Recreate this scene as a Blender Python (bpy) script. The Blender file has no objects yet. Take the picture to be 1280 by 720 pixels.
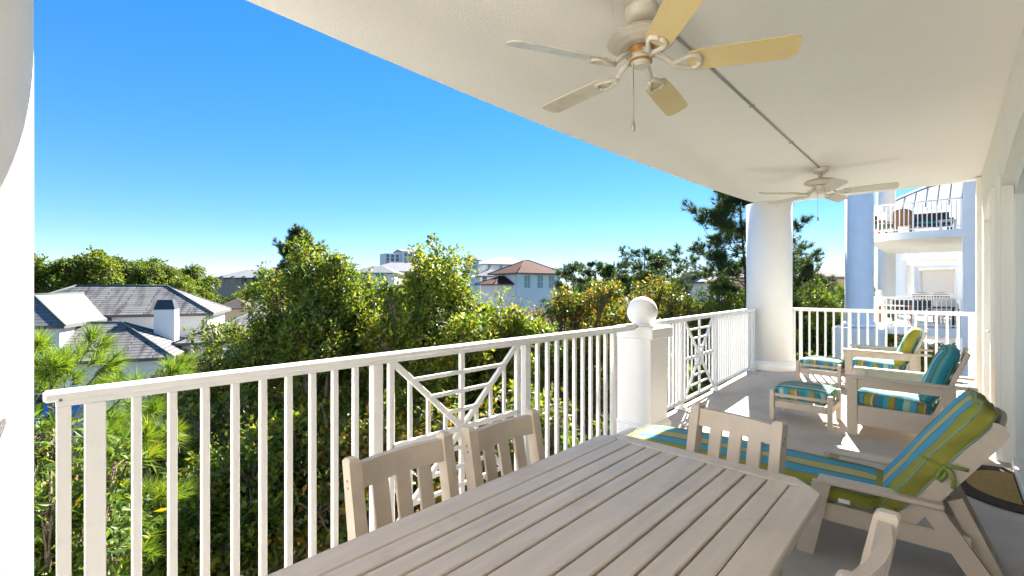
import bpy, math, random
import numpy as np
from mathutils import Vector, Matrix
PI = math.pi
scene = bpy.context.scene
COL = scene.collection

# ------------------------------------------------------------------ camera
EYE = 1.45                       # eye height above the balcony floor
FPX = 569.0                      # focal length, pixels of a 1280 wide frame
YAW = math.atan(547.0 / FPX)     # the balcony runs along +Y, the camera looks left of it
FW = Vector((-math.sin(YAW), math.cos(YAW), 0))
RT = Vector((math.cos(YAW), math.sin(YAW), 0))
cam_d = bpy.data.cameras.new('camera')
cam = bpy.data.objects.new('camera', cam_d); COL.objects.link(cam)
cam.location = (0, 0, EYE); cam.rotation_euler = (PI/2, 0, YAW)
cam_d.sensor_width = 36; cam_d.lens = 36*FPX/1280
cam_d.clip_start = 0.02; cam_d.clip_end = 9000
scene.camera = cam

# ------------------------------------------------------------------ light
SUN_EL = math.radians(34); SUN_AZ = math.atan2(-.29, .95)      # azimuth from +Y towards +X
world = bpy.data.worlds.new('World'); scene.world = world; world.use_nodes = True
wn = world.node_tree.nodes; wl = world.node_tree.links; wn.clear()
sky = wn.new('ShaderNodeTexSky'); sky.sky_type = 'NISHITA'; sky.sun_disc = False
sky.sun_elevation = SUN_EL; sky.sun_rotation = SUN_AZ
sky.air_density = 0.75; sky.dust_density = 0.0; sky.ozone_density = 3.0
hs = wn.new('ShaderNodeHueSaturation'); hs.inputs['Saturation'].default_value = 1.72
bg = wn.new('ShaderNodeBackground'); bg.inputs['Strength'].default_value = 0.070
wo = wn.new('ShaderNodeOutputWorld')
gm = wn.new('ShaderNodeGamma'); gm.inputs['Gamma'].default_value = .60
wl.new(sky.outputs[0], gm.inputs[0]); wl.new(gm.outputs[0], hs.inputs['Color']); tint = wn.new('ShaderNodeMix'); tint.data_type = 'RGBA'; tint.blend_type = 'MULTIPLY'; tint.inputs[0].default_value = 1; tint.inputs[7].default_value = (.90, .92, 1.03, 1)
wl.new(hs.outputs[0], tint.inputs[6]); wl.new(tint.outputs[2], bg.inputs[0]); wl.new(bg.outputs[0], wo.inputs[0])
sd = bpy.data.lights.new('sun', 'SUN'); sd.energy = 4.3; sd.angle = math.radians(.5); sd.color = (1, .94, .84)
sun = bpy.data.objects.new('sun', sd); COL.objects.link(sun)
TO_SUN = Vector((math.sin(SUN_AZ)*math.cos(SUN_EL), math.cos(SUN_AZ)*math.cos(SUN_EL), math.sin(SUN_EL)))
sun.rotation_euler = (-TO_SUN).to_track_quat('-Z', 'Y').to_euler(); sun.location = (-5, 12, 12)
vs = scene.view_settings
scene.display_settings.display_device = 'sRGB'
vs.view_transform = 'Standard'; vs.look = 'None'; vs.exposure = 2.7; vs.gamma = 1; vs.use_curve_mapping = False
scene.cycles.max_bounces = 10; scene.cycles.diffuse_bounces = 6; scene.cycles.transparent_max_bounces = 12
scene.cycles.sample_clamp_indirect = 8

# ------------------------------------------------------------------ materials
def mat(name, col, rough=.6, var=0, vscale=6, bump=0, bscale=60, spec=.5, metallic=0, col2=None, detail=4, stretch=None, stain=None):
    m = bpy.data.materials.new(name); m.use_nodes = True
    nt = m.node_tree; n = nt.nodes; l = nt.links
    b = n['Principled BSDF']; b.inputs['Roughness'].default_value = rough
    b.inputs['Specular IOR Level'].default_value = spec; b.inputs['Metallic'].default_value = metallic
    b.inputs['Base Color'].default_value = (*col, 1)
    tc = n.new('ShaderNodeTexCoord'); src = tc.outputs['Object']
    if stretch:
        mp = n.new('ShaderNodeMapping'); mp.inputs['Scale'].default_value = stretch
        l.new(src, mp.inputs[0]); src = mp.outputs[0]
    if var or col2:
        t = n.new('ShaderNodeTexNoise'); t.inputs['Scale'].default_value = vscale; t.inputs['Detail'].default_value = detail
        l.new(src, t.inputs['Vector'])
        r = n.new('ShaderNodeValToRGB')
        c2 = col2 or tuple(c*(1-var) for c in col)
        r.color_ramp.elements[0].position = .35; r.color_ramp.elements[0].color = (*c2, 1)
        r.color_ramp.elements[1].position = .65; r.color_ramp.elements[1].color = (*col, 1)
        l.new(t.outputs[0], r.inputs[0]); l.new(r.outputs[0], b.inputs['Base Color'])
    if stain:       # worn and dirty patches: (scale, threshold, amount, colour)
        s1 = n.new('ShaderNodeTexNoise'); s1.inputs['Scale'].default_value = stain[0]; s1.inputs['Detail'].default_value = 9; s1.inputs['Roughness'].default_value = .68
        l.new(tc.outputs['Object'], s1.inputs['Vector'])
        mr = n.new('ShaderNodeMapRange'); mr.inputs[1].default_value = stain[1]; mr.inputs[2].default_value = stain[1]+.16; mr.inputs[3].default_value = 0; mr.inputs[4].default_value = stain[2]
        l.new(s1.outputs[0], mr.inputs[0])
        sx = n.new('ShaderNodeMix'); sx.data_type = 'RGBA'; l.new(mr.outputs[0], sx.inputs[0]); sx.inputs[7].default_value = (*stain[3], 1)
        if b.inputs['Base Color'].is_linked: l.new(b.inputs['Base Color'].links[0].from_socket, sx.inputs[6])
        else: sx.inputs[6].default_value = (*col, 1)
        l.new(sx.outputs[2], b.inputs['Base Color'])
        rr = n.new('ShaderNodeMapRange'); rr.inputs[3].default_value = rough*.85; rr.inputs[4].default_value = min(1, rough*1.15); l.new(s1.outputs[0], rr.inputs[0]); l.new(rr.outputs[0], b.inputs['Roughness'])
    if bump:
        t2 = n.new('ShaderNodeTexNoise'); t2.inputs['Scale'].default_value = bscale; t2.inputs['Detail'].default_value = 5
        l.new(src, t2.inputs['Vector'])
        bp = n.new('ShaderNodeBump'); bp.inputs['Strength'].default_value = bump; bp.inputs['Distance'].default_value = .02
        l.new(t2.outputs[0], bp.inputs['Height']); l.new(bp.outputs[0], b.inputs['Normal'])
    return m

def leaf_mat(name, cols, rough=.5, trans=.4, spec=.25):
    """cols: list of (position, colour) picked per leaf"""
    m = bpy.data.materials.new(name); m.use_nodes = True
    nt = m.node_tree; n = nt.nodes; l = nt.links
    b = n['Principled BSDF']; b.inputs['Roughness'].default_value = rough; b.inputs['Specular IOR Level'].default_value = spec
    g = n.new('ShaderNodeNewGeometry'); r = n.new('ShaderNodeValToRGB')
    r.color_ramp.interpolation = 'LINEAR'
    els = r.color_ramp.elements
    while len(els) < len(cols): els.new(.5)
    for e, (p, c) in zip(els, cols): e.position = p; e.color = (*c, 1)
    l.new(g.outputs['Random Per Island'], r.inputs[0])
    tc = n.new('ShaderNodeTexCoord'); ns = n.new('ShaderNodeTexNoise'); ns.inputs['Scale'].default_value = 1.3; ns.inputs['Detail'].default_value = 3
    l.new(tc.outputs['Object'], ns.inputs['Vector'])
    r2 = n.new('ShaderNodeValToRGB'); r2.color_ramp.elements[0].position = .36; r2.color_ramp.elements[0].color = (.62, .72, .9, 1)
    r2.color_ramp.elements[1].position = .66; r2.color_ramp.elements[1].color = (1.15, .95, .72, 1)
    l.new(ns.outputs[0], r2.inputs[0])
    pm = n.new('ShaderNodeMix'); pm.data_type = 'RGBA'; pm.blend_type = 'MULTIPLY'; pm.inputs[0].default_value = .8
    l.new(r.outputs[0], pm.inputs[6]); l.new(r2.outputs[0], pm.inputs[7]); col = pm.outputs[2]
    l.new(col, b.inputs['Base Color'])
    tr = n.new('ShaderNodeBsdfTranslucent')
    mx0 = n.new('ShaderNodeMix'); mx0.data_type = 'RGBA'; mx0.blend_type = 'MULTIPLY'; mx0.inputs[0].default_value = 1
    l.new(col, mx0.inputs[6]); mx0.inputs[7].default_value = (1.7, 1.6, .7, 1)
    l.new(mx0.outputs[2], tr.inputs['Color'])
    mx = n.new('ShaderNodeMixShader'); mx.inputs[0].default_value = trans
    l.new(b.outputs[0], mx.inputs[1]); l.new(tr.outputs[0], mx.inputs[2])
    l.new(mx.outputs[0], n['Material Output'].inputs[0])
    return m

def stripe_mat(name, bands, period):
    m = bpy.data.materials.new(name); m.use_nodes = True
    nt = m.node_tree; n = nt.nodes; l = nt.links
    b = n['Principled BSDF']; b.inputs['Roughness'].default_value = .85; b.inputs['Specular IOR Level'].default_value = .2
    uv = n.new('ShaderNodeUVMap'); sp = n.new('ShaderNodeSeparateXYZ'); l.new(uv.outputs[0], sp.inputs[0])
    dv = n.new('ShaderNodeMath'); dv.operation = 'DIVIDE'; dv.inputs[1].default_value = period; l.new(sp.outputs[0], dv.inputs[0])
    fr = n.new('ShaderNodeMath'); fr.operation = 'FRACT'; l.new(dv.outputs[0], fr.inputs[0])
    r = n.new('ShaderNodeValToRGB'); r.color_ramp.interpolation = 'CONSTANT'
    els = r.color_ramp.elements
    while len(els) < len(bands): els.new(.5)
    p = 0; tot = sum(w for w, c in bands)
    for e, (w, c) in zip(els, bands): e.position = p/tot; e.color = (*c, 1); p += w
    l.new(fr.outputs[0], r.inputs[0])
    tc = n.new('ShaderNodeTexCoord')
    t = n.new('ShaderNodeTexNoise'); t.inputs['Scale'].default_value = 9; t.inputs['Detail'].default_value = 3; l.new(tc.outputs['Object'], t.inputs['Vector'])
    t3 = n.new('ShaderNodeTexNoise'); t3.inputs['Scale'].default_value = 500; l.new(tc.outputs['Object'], t3.inputs['Vector'])
    mv = n.new('ShaderNodeMapRange'); mv.inputs[3].default_value = .82; mv.inputs[4].default_value = 1.15; l.new(t3.outputs[0], mv.inputs[0])
    mx = n.new('ShaderNodeMix'); mx.data_type = 'RGBA'; mx.blend_type = 'MULTIPLY'; mx.inputs[0].default_value = 1
    l.new(r.outputs[0], mx.inputs[6]); l.new(mv.outputs[0], mx.inputs[7])
    l.new(mx.outputs[2], b.inputs['Base Color'])
    bp = n.new('ShaderNodeBump'); bp.inputs['Strength'].default_value = .5; bp.inputs['Distance'].default_value = .03
    l.new(t.outputs[0], bp.inputs['Height']); l.new(bp.outputs[0], b.inputs['Normal'])
    return m

def tile_mat(name, c1, c2, mortar, w=.35, h=.22, stain=(.06, .06, .065), stain_amt=.5):
    """roof covering laid out on each slope: u along the eave, v up the slope"""
    m = bpy.data.materials.new(name); m.use_nodes = True
    nt = m.node_tree; n = nt.nodes; l = nt.links
    b = n['Principled BSDF']; b.inputs['Roughness'].default_value = .9; b.inputs['Specular IOR Level'].default_value = .12
    uv = n.new('ShaderNodeUVMap')
    br = n.new('ShaderNodeTexBrick'); l.new(uv.outputs[0], br.inputs['Vector'])
    br.inputs['Color1'].default_value = (*c1, 1); br.inputs['Color2'].default_value = (*c2, 1); br.inputs['Mortar'].default_value = (*mortar, 1)
    br.inputs['Scale'].default_value = 1; br.inputs['Brick Width'].default_value = w; br.inputs['Row Height'].default_value = h
    br.inputs['Mortar Size'].default_value = .03; br.inputs['Mortar Smooth'].default_value = .3
    ns = n.new('ShaderNodeTexNoise'); ns.inputs['Scale'].default_value = 1.1; ns.inputs['Detail'].default_value = 6
    mp = n.new('ShaderNodeMapping'); mp.inputs['Scale'].default_value = (2.2, .45, 1); l.new(uv.outputs[0], mp.inputs[0]); l.new(mp.outputs[0], ns.inputs['Vector'])
    rr = n.new('ShaderNodeMapRange'); rr.inputs[1].default_value = .45; rr.inputs[2].default_value = .68; rr.inputs[3].default_value = 0; rr.inputs[4].default_value = stain_amt
    l.new(ns.outputs[0], rr.inputs[0])
    mx = n.new('ShaderNodeMix'); mx.data_type = 'RGBA'; l.new(rr.outputs[0], mx.inputs[0]); l.new(br.outputs[0], mx.inputs[6]); mx.inputs[7].default_value = (*stain, 1)
    l.new(mx.outputs[2], b.inputs['Base Color'])
    bp = n.new('ShaderNodeBump'); bp.inputs['Strength'].default_value = .6; bp.inputs['Distance'].default_value = .04; bp.invert = True
    l.new(br.outputs['Fac'], bp.inputs['Height']); l.new(bp.outputs[0], b.inputs['Normal'])
    return m

M = {}
M['paint'] = mat('white_paint', (.84, .84, .835), .38, stain=(11, .60, .30, (.55, .50, .42)))
M['stucco'] = mat('white_stucco', (.89, .88, .86), .85, var=.03, vscale=2.5, bump=.11, bscale=120, stain=(1.3, .56, .18, (.60, .58, .52)))
M['soffit'] = mat('cream_textured_soffit', (.91, .88, .82), .9, var=.02, vscale=1.2, bump=.28, bscale=95, stain=(1.6, .56, .09, (.68, .62, .52)))
M['wall'] = mat('cream_wall', (.84, .81, .74), .85, var=.04, vscale=2, bump=.3, bscale=60)
M['frame'] = mat('pale_green_white_frame', (.72, .75, .71), .4)
M['floor'] = mat('speckled_deck_coating', (.57, .52, .47), .8, vscale=260, col2=(.40, .36, .325), detail=3, bump=.25, bscale=180, stain=(1.9, .48, .40, (.30, .265, .23)))
M['poly'] = mat('sand_plastic_lumber', (.55, .47, .385), .55, var=.07, vscale=5, bump=.06, bscale=40, stretch=(6, 1, 6))
M['polyx'] = mat('sand_plastic_lumber_chair', (.55, .47, .385), .55, var=.09, vscale=14, bump=.06, bscale=60, stain=(7, .54, .35, (.36, .29, .22)))
M['table'] = mat('sand_plastic_table_boards', (.57, .49, .405), .42, var=.14, vscale=3, bump=.10, bscale=30, stretch=(9, .9, 9), stain=(5.5, .53, .42, (.36, .29, .225)))
M['screw'] = mat('screw_plug', (.22, .18, .15), .5)
M['fan_white'] = mat('aged_white_enamel', (.72, .68, .58), .4, vscale=9, col2=(.60, .54, .42))
M['fan_blade'] = mat('yellowed_fan_blade', (.76, .60, .28), .45, var=.08, vscale=3)
M['fan_blade_pale'] = mat('pale_fan_blade', (.60, .56, .48), .45, var=.05, vscale=3)
M['rust'] = mat('rusted_enamel', (.55, .33, .09), .6, vscale=26, col2=(.30, .11, .02))
M['housing'] = mat('bronzed_fan_housing', (.60, .55, .46), .35, vscale=7, col2=(.50, .45, .36))
M['grey_metal'] = mat('grey_metal', (.42, .41, .39), .4, metallic=.4)
M['pipe'] = mat('painted_conduit', (.40, .38, .34), .5)
M['mat_border'] = mat('brown_doormat_rubber', (.055, .035, .025), .9, var=.4, vscale=60, bump=.6, bscale=200)
M['mat_inset'] = mat('coir_doormat', (.55, .36, .12), .95, var=.35, vscale=90, bump=.8, bscale=250)
M['green_tie'] = mat('green_tie_fabric', (.20, .26, .05), .85, var=.2, vscale=30)
M['tag'] = mat('white_tag', (.8, .8, .78), .7)
M['bark'] = mat('grey_brown_bark', (.19, .145, .11), .95, var=.4, vscale=14, bump=.8, bscale=25)
M['bark_pine'] = mat('dark_pine_bark', (.055, .045, .04), .95, var=.4, vscale=14, bump=.8, bscale=25)
M['twig'] = mat('bare_grey_twig', (.23, .19, .155), .9)
M['slate'] = tile_mat('weathered_grey_tile', (.25, .24, .235), (.19, .185, .18), (.04, .04, .045), 2.6, .27, (.05, .048, .052), .85)
M['slate_pale'] = tile_mat('pale_grey_tile', (.21, .20, .19), (.18, .17, .16), (.075, .105, .10), 2.6, .27, (.17, .165, .16), .6)
M['terracotta'] = tile_mat('terracotta_tile', (.135, .040, .022), (.095, .028, .017), (.035, .018, .015), .28, .5, (.075, .035, .028), .6)
M['metal_roof'] = tile_mat('pale_metal_roof', (.28, .28, .29), (.25, .25, .26), (.18, .18, .19), .5, 30, (.34, .34, .35), .3)
M['brown_roof'] = tile_mat('brown_shingle', (.15, .12, .10), (.11, .085, .075), (.05, .04, .04), .4, .2)
M['fascia'] = mat('dark_fascia', (.10, .095, .09), .6)
M['house_white'] = mat('white_house_wall', (.80, .79, .77), .9, var=.03, vscale=.8, bump=.1, bscale=30)
M['house_tan'] = mat('tan_house_wall', (.42, .33, .23), .9, var=.06, vscale=.5)
M['house_blue'] = mat('pale_blue_wall', (.52, .66, .70), .9, var=.03, vscale=.4)
M['dark_cap'] = mat('dark_chimney_cap', (.03, .035, .05), .4)
M['pane'] = mat('window_pane', (.035, .05, .06), .08, spec=.8)
M['teal_pane'] = mat('teal_window_pane', (.05, .28, .30), .15)
M['louver'] = mat('teal_louver', (.20, .36, .38), .6, var=.3, vscale=30, stretch=(.1, .1, 1))
M['fence'] = mat('dark_iron_fence', (.03, .03, .03), .6)
M['awning'] = mat('blue_awning', (.15, .28, .50), .7)
M['wicker'] = mat('brown_wicker', (.17, .08, .03), .7, var=.35, vscale=90)
M['dark_wicker'] = mat('dark_wicker', (.05, .035, .03), .7, var=.3, vscale=90)
M['teal_fabric'] = mat('teal_fabric', (.02, .22, .30), .9)
M['navy_fabric'] = mat('navy_fabric', (.03, .04, .07), .9)
M['pale_fabric'] = mat('pale_cover_fabric', (.66, .62, .56), .9, var=.1, vscale=8)
M['wood'] = mat('orange_wood', (.30, .12, .035), .5, var=.3, vscale=12)
M['blue_frame'] = mat('blue_canopy_frame', (.06, .14, .25), .5)
M['ground'] = mat('leaf_litter_ground', (.075, .060, .035), .95, vscale=1.2, col2=(.035, .045, .018), detail=8, bump=.8, bscale=3)
M['curtain'] = mat('pale_curtain', (.62, .63, .60), .9, var=.08, vscale=3, stretch=(1, 8, .2))
gl = bpy.data.materials.new('door_glass'); gl.use_nodes = True
_n = gl.node_tree.nodes; _l = gl.node_tree.links; _n.remove(_n['Principled BSDF'])
_t = _n.new('ShaderNodeBsdfTransparent'); _t.inputs[0].default_value = (.72, .78, .75, 1)
_g = _n.new('ShaderNodeBsdfGlossy'); _g.inputs['Roughness'].default_value = .02
_f = _n.new('ShaderNodeFresnel'); _f.inputs[0].default_value = 1.5
_m = _n.new('ShaderNodeMixShader'); _l.new(_f.outputs[0], _m.inputs[0]); _l.new(_t.outputs[0], _m.inputs[1]); _l.new(_g.outputs[0], _m.inputs[2])
_l.new(_m.outputs[0], _n['Material Output'].inputs[0]); M['glass'] = gl

TEAL = (.03, .23, .29); BLUE = (.06, .33, .46); AQUA = (.27, .50, .46); LIME = (.29, .29, .04); OLIVE = (.42, .41, .16); TAN = (.50, .46, .25); PUR = (.17, .14, .17)
M['stripe'] = stripe_mat('striped_cushion_fabric', [(3, TEAL), (2, AQUA), (1, TAN), (3, BLUE), (1, PUR), (3, LIME), (1, TAN), (2, PUR), (3, TEAL), (2, BLUE), (3, LIME), (1, PUR)], .40)
M['stripe_lounge'] = stripe_mat('striped_lounge_fabric', [(8, LIME), (1, PUR), (8, BLUE), (1.5, PUR), (7, OLIVE), (1, PUR), (8, BLUE), (2, PUR), (3.5, LIME)], .55)
M['side_green'] = mat('green_cushion_side', (.27, .265, .04), .9, var=.25, vscale=7, bump=.3, bscale=12)
M['back_teal'] = stripe_mat('teal_striped_boxing', [(4, TEAL), (2, BLUE), (1, LIME), (4, TEAL)], .13)
M['back_green'] = stripe_mat('green_striped_boxing', [(4, LIME), (1, (.33, .27, .03)), (4, LIME)], .11)

LG = (.17, .25, .034); DG = (.066, .115, .03); MG = (.105, .175, .03); YG = (.245, .275, .037); YL = (.30, .27, .035); OR = (.28, .14, .03)
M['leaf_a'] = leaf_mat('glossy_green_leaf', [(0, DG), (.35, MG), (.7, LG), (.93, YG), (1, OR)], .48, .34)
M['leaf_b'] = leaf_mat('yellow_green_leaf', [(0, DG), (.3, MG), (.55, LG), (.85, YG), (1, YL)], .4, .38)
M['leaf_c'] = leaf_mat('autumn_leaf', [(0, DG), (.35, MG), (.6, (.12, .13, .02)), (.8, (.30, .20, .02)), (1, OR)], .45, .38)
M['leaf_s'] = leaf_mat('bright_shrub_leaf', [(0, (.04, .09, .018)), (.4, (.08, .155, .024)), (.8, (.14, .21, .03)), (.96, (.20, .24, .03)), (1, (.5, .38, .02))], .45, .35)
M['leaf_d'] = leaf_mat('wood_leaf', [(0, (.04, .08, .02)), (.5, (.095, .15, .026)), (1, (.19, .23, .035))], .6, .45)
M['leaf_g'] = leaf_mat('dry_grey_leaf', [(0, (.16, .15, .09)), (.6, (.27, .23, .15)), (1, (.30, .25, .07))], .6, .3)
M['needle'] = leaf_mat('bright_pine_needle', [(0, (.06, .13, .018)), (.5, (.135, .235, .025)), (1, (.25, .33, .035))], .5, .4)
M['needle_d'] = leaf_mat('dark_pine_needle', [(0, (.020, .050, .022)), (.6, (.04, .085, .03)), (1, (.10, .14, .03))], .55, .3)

# ------------------------------------------------------------------ objects and meshes
def tag(o, label=None, cat=None, group=None, kind=None):
    if label: o['label'] = label
    if cat: o['category'] = cat
    if group: o['group'] = group
    if kind: o['kind'] = kind
    return o
def empty(name, loc, label=None, cat=None, group=None):
    o = bpy.data.objects.new(name, None); COL.objects.link(o); o.location = loc; o.empty_display_size = .1
    return tag(o, label, cat, group)
def wloc(o):
    v = Vector((0, 0, 0))
    while o is not None: v = v + o.location; o = o.parent
    return v
def copy_tree(o, parent=None):
    c = o.copy(); COL.objects.link(c); c.parent = parent
    for ch in o.children: copy_tree(ch, c)
    return c

class MB:
    """gathers shapes in world coordinates; build() links them as one mesh object"""
    def __init__(s): s.v = []; s.f = []; s.uv = []; s.mi = []; s.n = 0; s.sm = []
    def add(s, v, f, uv=None, mi=0, smooth=False):
        v = [tuple(x) for x in v]
        s.v += v
        for k, fc in enumerate(f):
            s.f.append(tuple(i+s.n for i in fc)); s.uv.append(uv[k] if uv else None); s.mi.append(mi if isinstance(mi, int) else mi[k]); s.sm.append(smooth)
        s.n += len(v); return s
    def box(s, c, d, b=.004, R=None, mi=0):
        h = [max(x/2, 1e-4) for x in d]; b = min(b, min(h)*.6); idx = {}; vs = []
        for sx in (-1, 1):
            for sy in (-1, 1):
                for sz in (-1, 1):
                    for ax in range(3):
                        p = [sx*h[0], sy*h[1], sz*h[2]]
                        for k in range(3):
                            if k != ax: p[k] -= (sx, sy, sz)[k]*b
                        idx[(sx, sy, sz, ax)] = len(vs); vs.append(Vector(p))
        fs = []
        for ax in range(3):
            o1, o2 = [(1, 2), (2, 0), (0, 1)][ax]
            for sg in (-1, 1):
                q = []
                for a1, a2 in ((-1, -1), (1, -1), (1, 1), (-1, 1)):
                    t = [0, 0, 0]; t[ax] = sg; t[o1] = a1; t[o2] = a2; q.append(idx[(*t, ax)])
                fs.append(q if sg > 0 else q[::-1])
        for ax in range(3):          # edges along ax
            o1, o2 = [(1, 2), (2, 0), (0, 1)][ax]
            for a1 in (-1, 1):
                for a2 in (-1, 1):
                    def k(sg, w):
                        t = [0, 0, 0]; t[ax] = sg; t[o1] = a1; t[o2] = a2; return idx[(*t, w)]
                    q = [k(-1, o1), k(1, o1), k(1, o2), k(-1, o2)]
                    fs.append(q if a1*a2 < 0 else q[::-1])
        for sx in (-1, 1):
            for sy in (-1, 1):
                for sz in (-1, 1):
                    q = [idx[(sx, sy, sz, a)] for a in range(3)]
                    fs.append(q if sx*sy*sz > 0 else q[::-1])
        c = Vector(c)
        if R is not None: vs = [R @ p for p in vs]
        return s.add([p+c for p in vs], fs, mi=mi)
    def bar(s, p0, p1, w, t, up=(0, 0, 1), b=.004, mi=0):
        """board from p0 to p1; w is its width along the side axis, t its thickness along up"""
        p0 = Vector(p0); p1 = Vector(p1); x = (p1-p0).normalized(); up = Vector(up)
        y = up.cross(x).normalized(); z = x.cross(y)
        R = Matrix((x, y, z)).transposed()
        return s.box((p0+p1)/2, ((p1-p0).length, w, t), b, R, mi)
    def tube(s, pts, r, seg=8, mi=0, cap=True):
        pts = [Vector(p) for p in pts]; n = len(pts); rs = r if isinstance(r, (list, tuple)) else [r]*n
        vs = []; ref = Vector((.13, .27, .95))
        for i, p in enumerate(pts):
            t = (pts[min(i+1, n-1)]-pts[max(i-1, 0)]).normalized()
            a = t.cross(ref)
            if a.length < .05: a = t.cross(Vector((1, 0, 0)))
            a.normalize(); bb = t.cross(a)
            for k in range(seg):
                an = 2*PI*k/seg; vs.append(p+(a*math.cos(an)+bb*math.sin(an))*rs[i])
        fs = [(i*seg+k, i*seg+(k+1) % seg, (i+1)*seg+(k+1) % seg, (i+1)*seg+k) for i in range(n-1) for k in range(seg)]
        s.add(vs, fs, mi=mi, smooth=True)
        if cap:
            s.f.append(tuple(s.n-len(vs)+k for k in range(seg))[::-1]); s.uv.append(None); s.mi.append(mi); s.sm.append(False)
            s.f.append(tuple(s.n-seg+k for k in range(seg))); s.uv.append(None); s.mi.append(mi); s.sm.append(False)
        return s
    def lathe(s, c, prof, seg=48, mi=0, smooth=True):
        c = Vector(c); n = len(prof); vs = []
        for r, z in prof:
            for k in range(seg):
                a = 2*PI*k/seg; vs.append(c+Vector((r*math.cos(a), r*math.sin(a), z)))
        fs = [(i*seg+k, i*seg+(k+1) % seg, (i+1)*seg+(k+1) % seg, (i+1)*seg+k) for i in range(n-1) for k in range(seg)]
        s.add(vs, fs, mi=mi, smooth=smooth)
        if prof[0][0] > 1e-3: s.f.append(tuple(s.n-n*seg+k for k in range(seg))[::-1]); s.uv.append(None); s.mi.append(mi); s.sm.append(False)
        if prof[-1][0] > 1e-3: s.f.append(tuple(s.n-seg+k for k in range(seg))); s.uv.append(None); s.mi.append(mi); s.sm.append(False)
        return s
    def bands(s, c, prof, seg=64):
        for a, b in zip(prof[:-1], prof[1:]):
            c_ = Vector(c); vs = [c_+Vector((r*math.cos(2*PI*k/seg), r*math.sin(2*PI*k/seg), z)) for r, z in (a, b) for k in range(seg)]
            s.add(vs, [(k, (k+1) % seg, seg+(k+1) % seg, seg+k) for k in range(seg)], smooth=True)
        return s
    def prism(s, poly, vec, mi=0):
        """polygon (list of 3D points) extruded along vec"""
        p = [Vector(q) for q in poly]; v = Vector(vec); n = len(p)
        fs = [tuple(range(n))[::-1], tuple(range(n, 2*n))]+[(i, (i+1) % n, n+(i+1) % n, n+i) for i in range(n)]
        return s.add(p+[q+v for q in p], fs, mi=mi)
    def build(s, name, m, parent=None, kind=None, loc=None, fix=True):
        off = wloc(parent) if parent else Vector(loc or (0, 0, 0))
        me = bpy.data.meshes.new(name)
        me.from_pydata([(a-off.x, b-off.y, c-off.z) for a, b, c in s.v], [], s.f)
        for mm in (m if isinstance(m, (list, tuple)) else [m]): me.materials.append(mm)
        me.polygons.foreach_set('material_index', s.mi); me.polygons.foreach_set('use_smooth', s.sm)
        if any(u is not None for u in s.uv):
            lay = me.uv_layers.new(name='UVMap')
            for pl, u in zip(me.polygons, s.uv):
                if u:
                    for li, q in zip(pl.loop_indices, u): lay.data[li].uv = q
        if fix:
            import bmesh
            bm = bmesh.new(); bm.from_mesh(me); bmesh.ops.recalc_face_normals(bm, faces=bm.faces); bm.to_mesh(me); bm.free()
        me.update()
        o = bpy.data.objects.new(name, me); COL.objects.link(o)
        if parent: o.parent = parent
        elif loc: o.location = loc
        if kind: o['kind'] = kind
        return o

def cushion(c, size, R=None, n=5, crown=.3, res=(14, 10, 6), umode='y', side_u=None, seed=0, sag=0):
    """soft pillow block; stripes on the broad faces vary along the local y axis, the boxing varies along x (slot 1)"""
    mb = MB(); rnd = random.Random(seed); hx, hy, hz = [q/2 for q in size]; c = Vector(c); ph = [rnd.uniform(0, 6) for _ in range(6)]
    def mp(p):
        q = [abs(t) for t in p]; m = max(q); ln = (q[0]**n+q[1]**n+q[2]**n)**(1/n); k = m/ln if ln else 1
        x, y, z = [t*k for t in p]
        puff = (1-abs(p[0])**4*.5)*(1-abs(p[1])**4*.5)
        zz = z*hz*((1-crown)+crown*1.0*puff)
        w = .004*math.sin(p[0]*5+ph[0])*math.sin(p[1]*6+ph[1])
        zz += w-sag*(1-p[0]**2)*(1-p[1]**2)
        v = Vector((x*hx+.004*math.sin(p[1]*7+ph[2]+p[2]*3), y*hy+.005*math.sin(p[0]*9+ph[3]+p[2]*2), zz))
        return c+(R @ v if R is not None else v)
    rx, ry, rz = res
    for ax, sg in ((0, -1), (0, 1), (1, -1), (1, 1), (2, -1), (2, 1)):
        a, b = [(1, 2), (2, 0), (0, 1)][ax]; na, nb = [(ry, rz), (rz, rx), (rx, ry)][ax]
        vs = []; pr = []
        for i in range(na+1):
            for j in range(nb+1):
                p = [0, 0, 0]; p[ax] = sg; p[a] = -1+2*i/na; p[b] = -1+2*j/nb; pr.append(p); vs.append(mp(p))
        fs = []; uv = []; h = (hx, hy, hz)
        for i in range(na):
            for j in range(nb):
                q = [i*(nb+1)+j, (i+1)*(nb+1)+j, (i+1)*(nb+1)+j+1, i*(nb+1)+j+1]
                if sg < 0: q = q[::-1]
                fs.append(q)
                if ax == 2: uv.append([(pr[k][1]*hy+hy, pr[k][0]*hx) for k in q])
                elif ax == 1: uv.append([((pr[k][0]*hx+hx) if side_u is None else pr[k][2]*hz+side_u, pr[k][2]*hz) for k in q])
                else: uv.append([((pr[k][1]*hy+hy) if side_u is None else pr[k][2]*hz+side_u, pr[k][2]*hz) for k in q])
        mb.add(vs, fs, uv, mi=0 if (ax == 2 or side_u is None) else 1, smooth=True)
    for zs in (.8, -.8):        # welted seam round the edge
        lp = []
        for a_, b_, m_ in ((-1, -1, 0), (1, -1, 1), (1, 1, 2), (-1, 1, 3)):
            for k in range(10):
                u = -1+2*k/10; p = [(u, -1), (1, u), (-u, 1), (-1, -u)][m_]; lp.append(mp([p[0], p[1], zs]))
        lp.append(lp[0]); mb.tube(lp, .0045, 6, mi=0, cap=False)
    return mb

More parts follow.
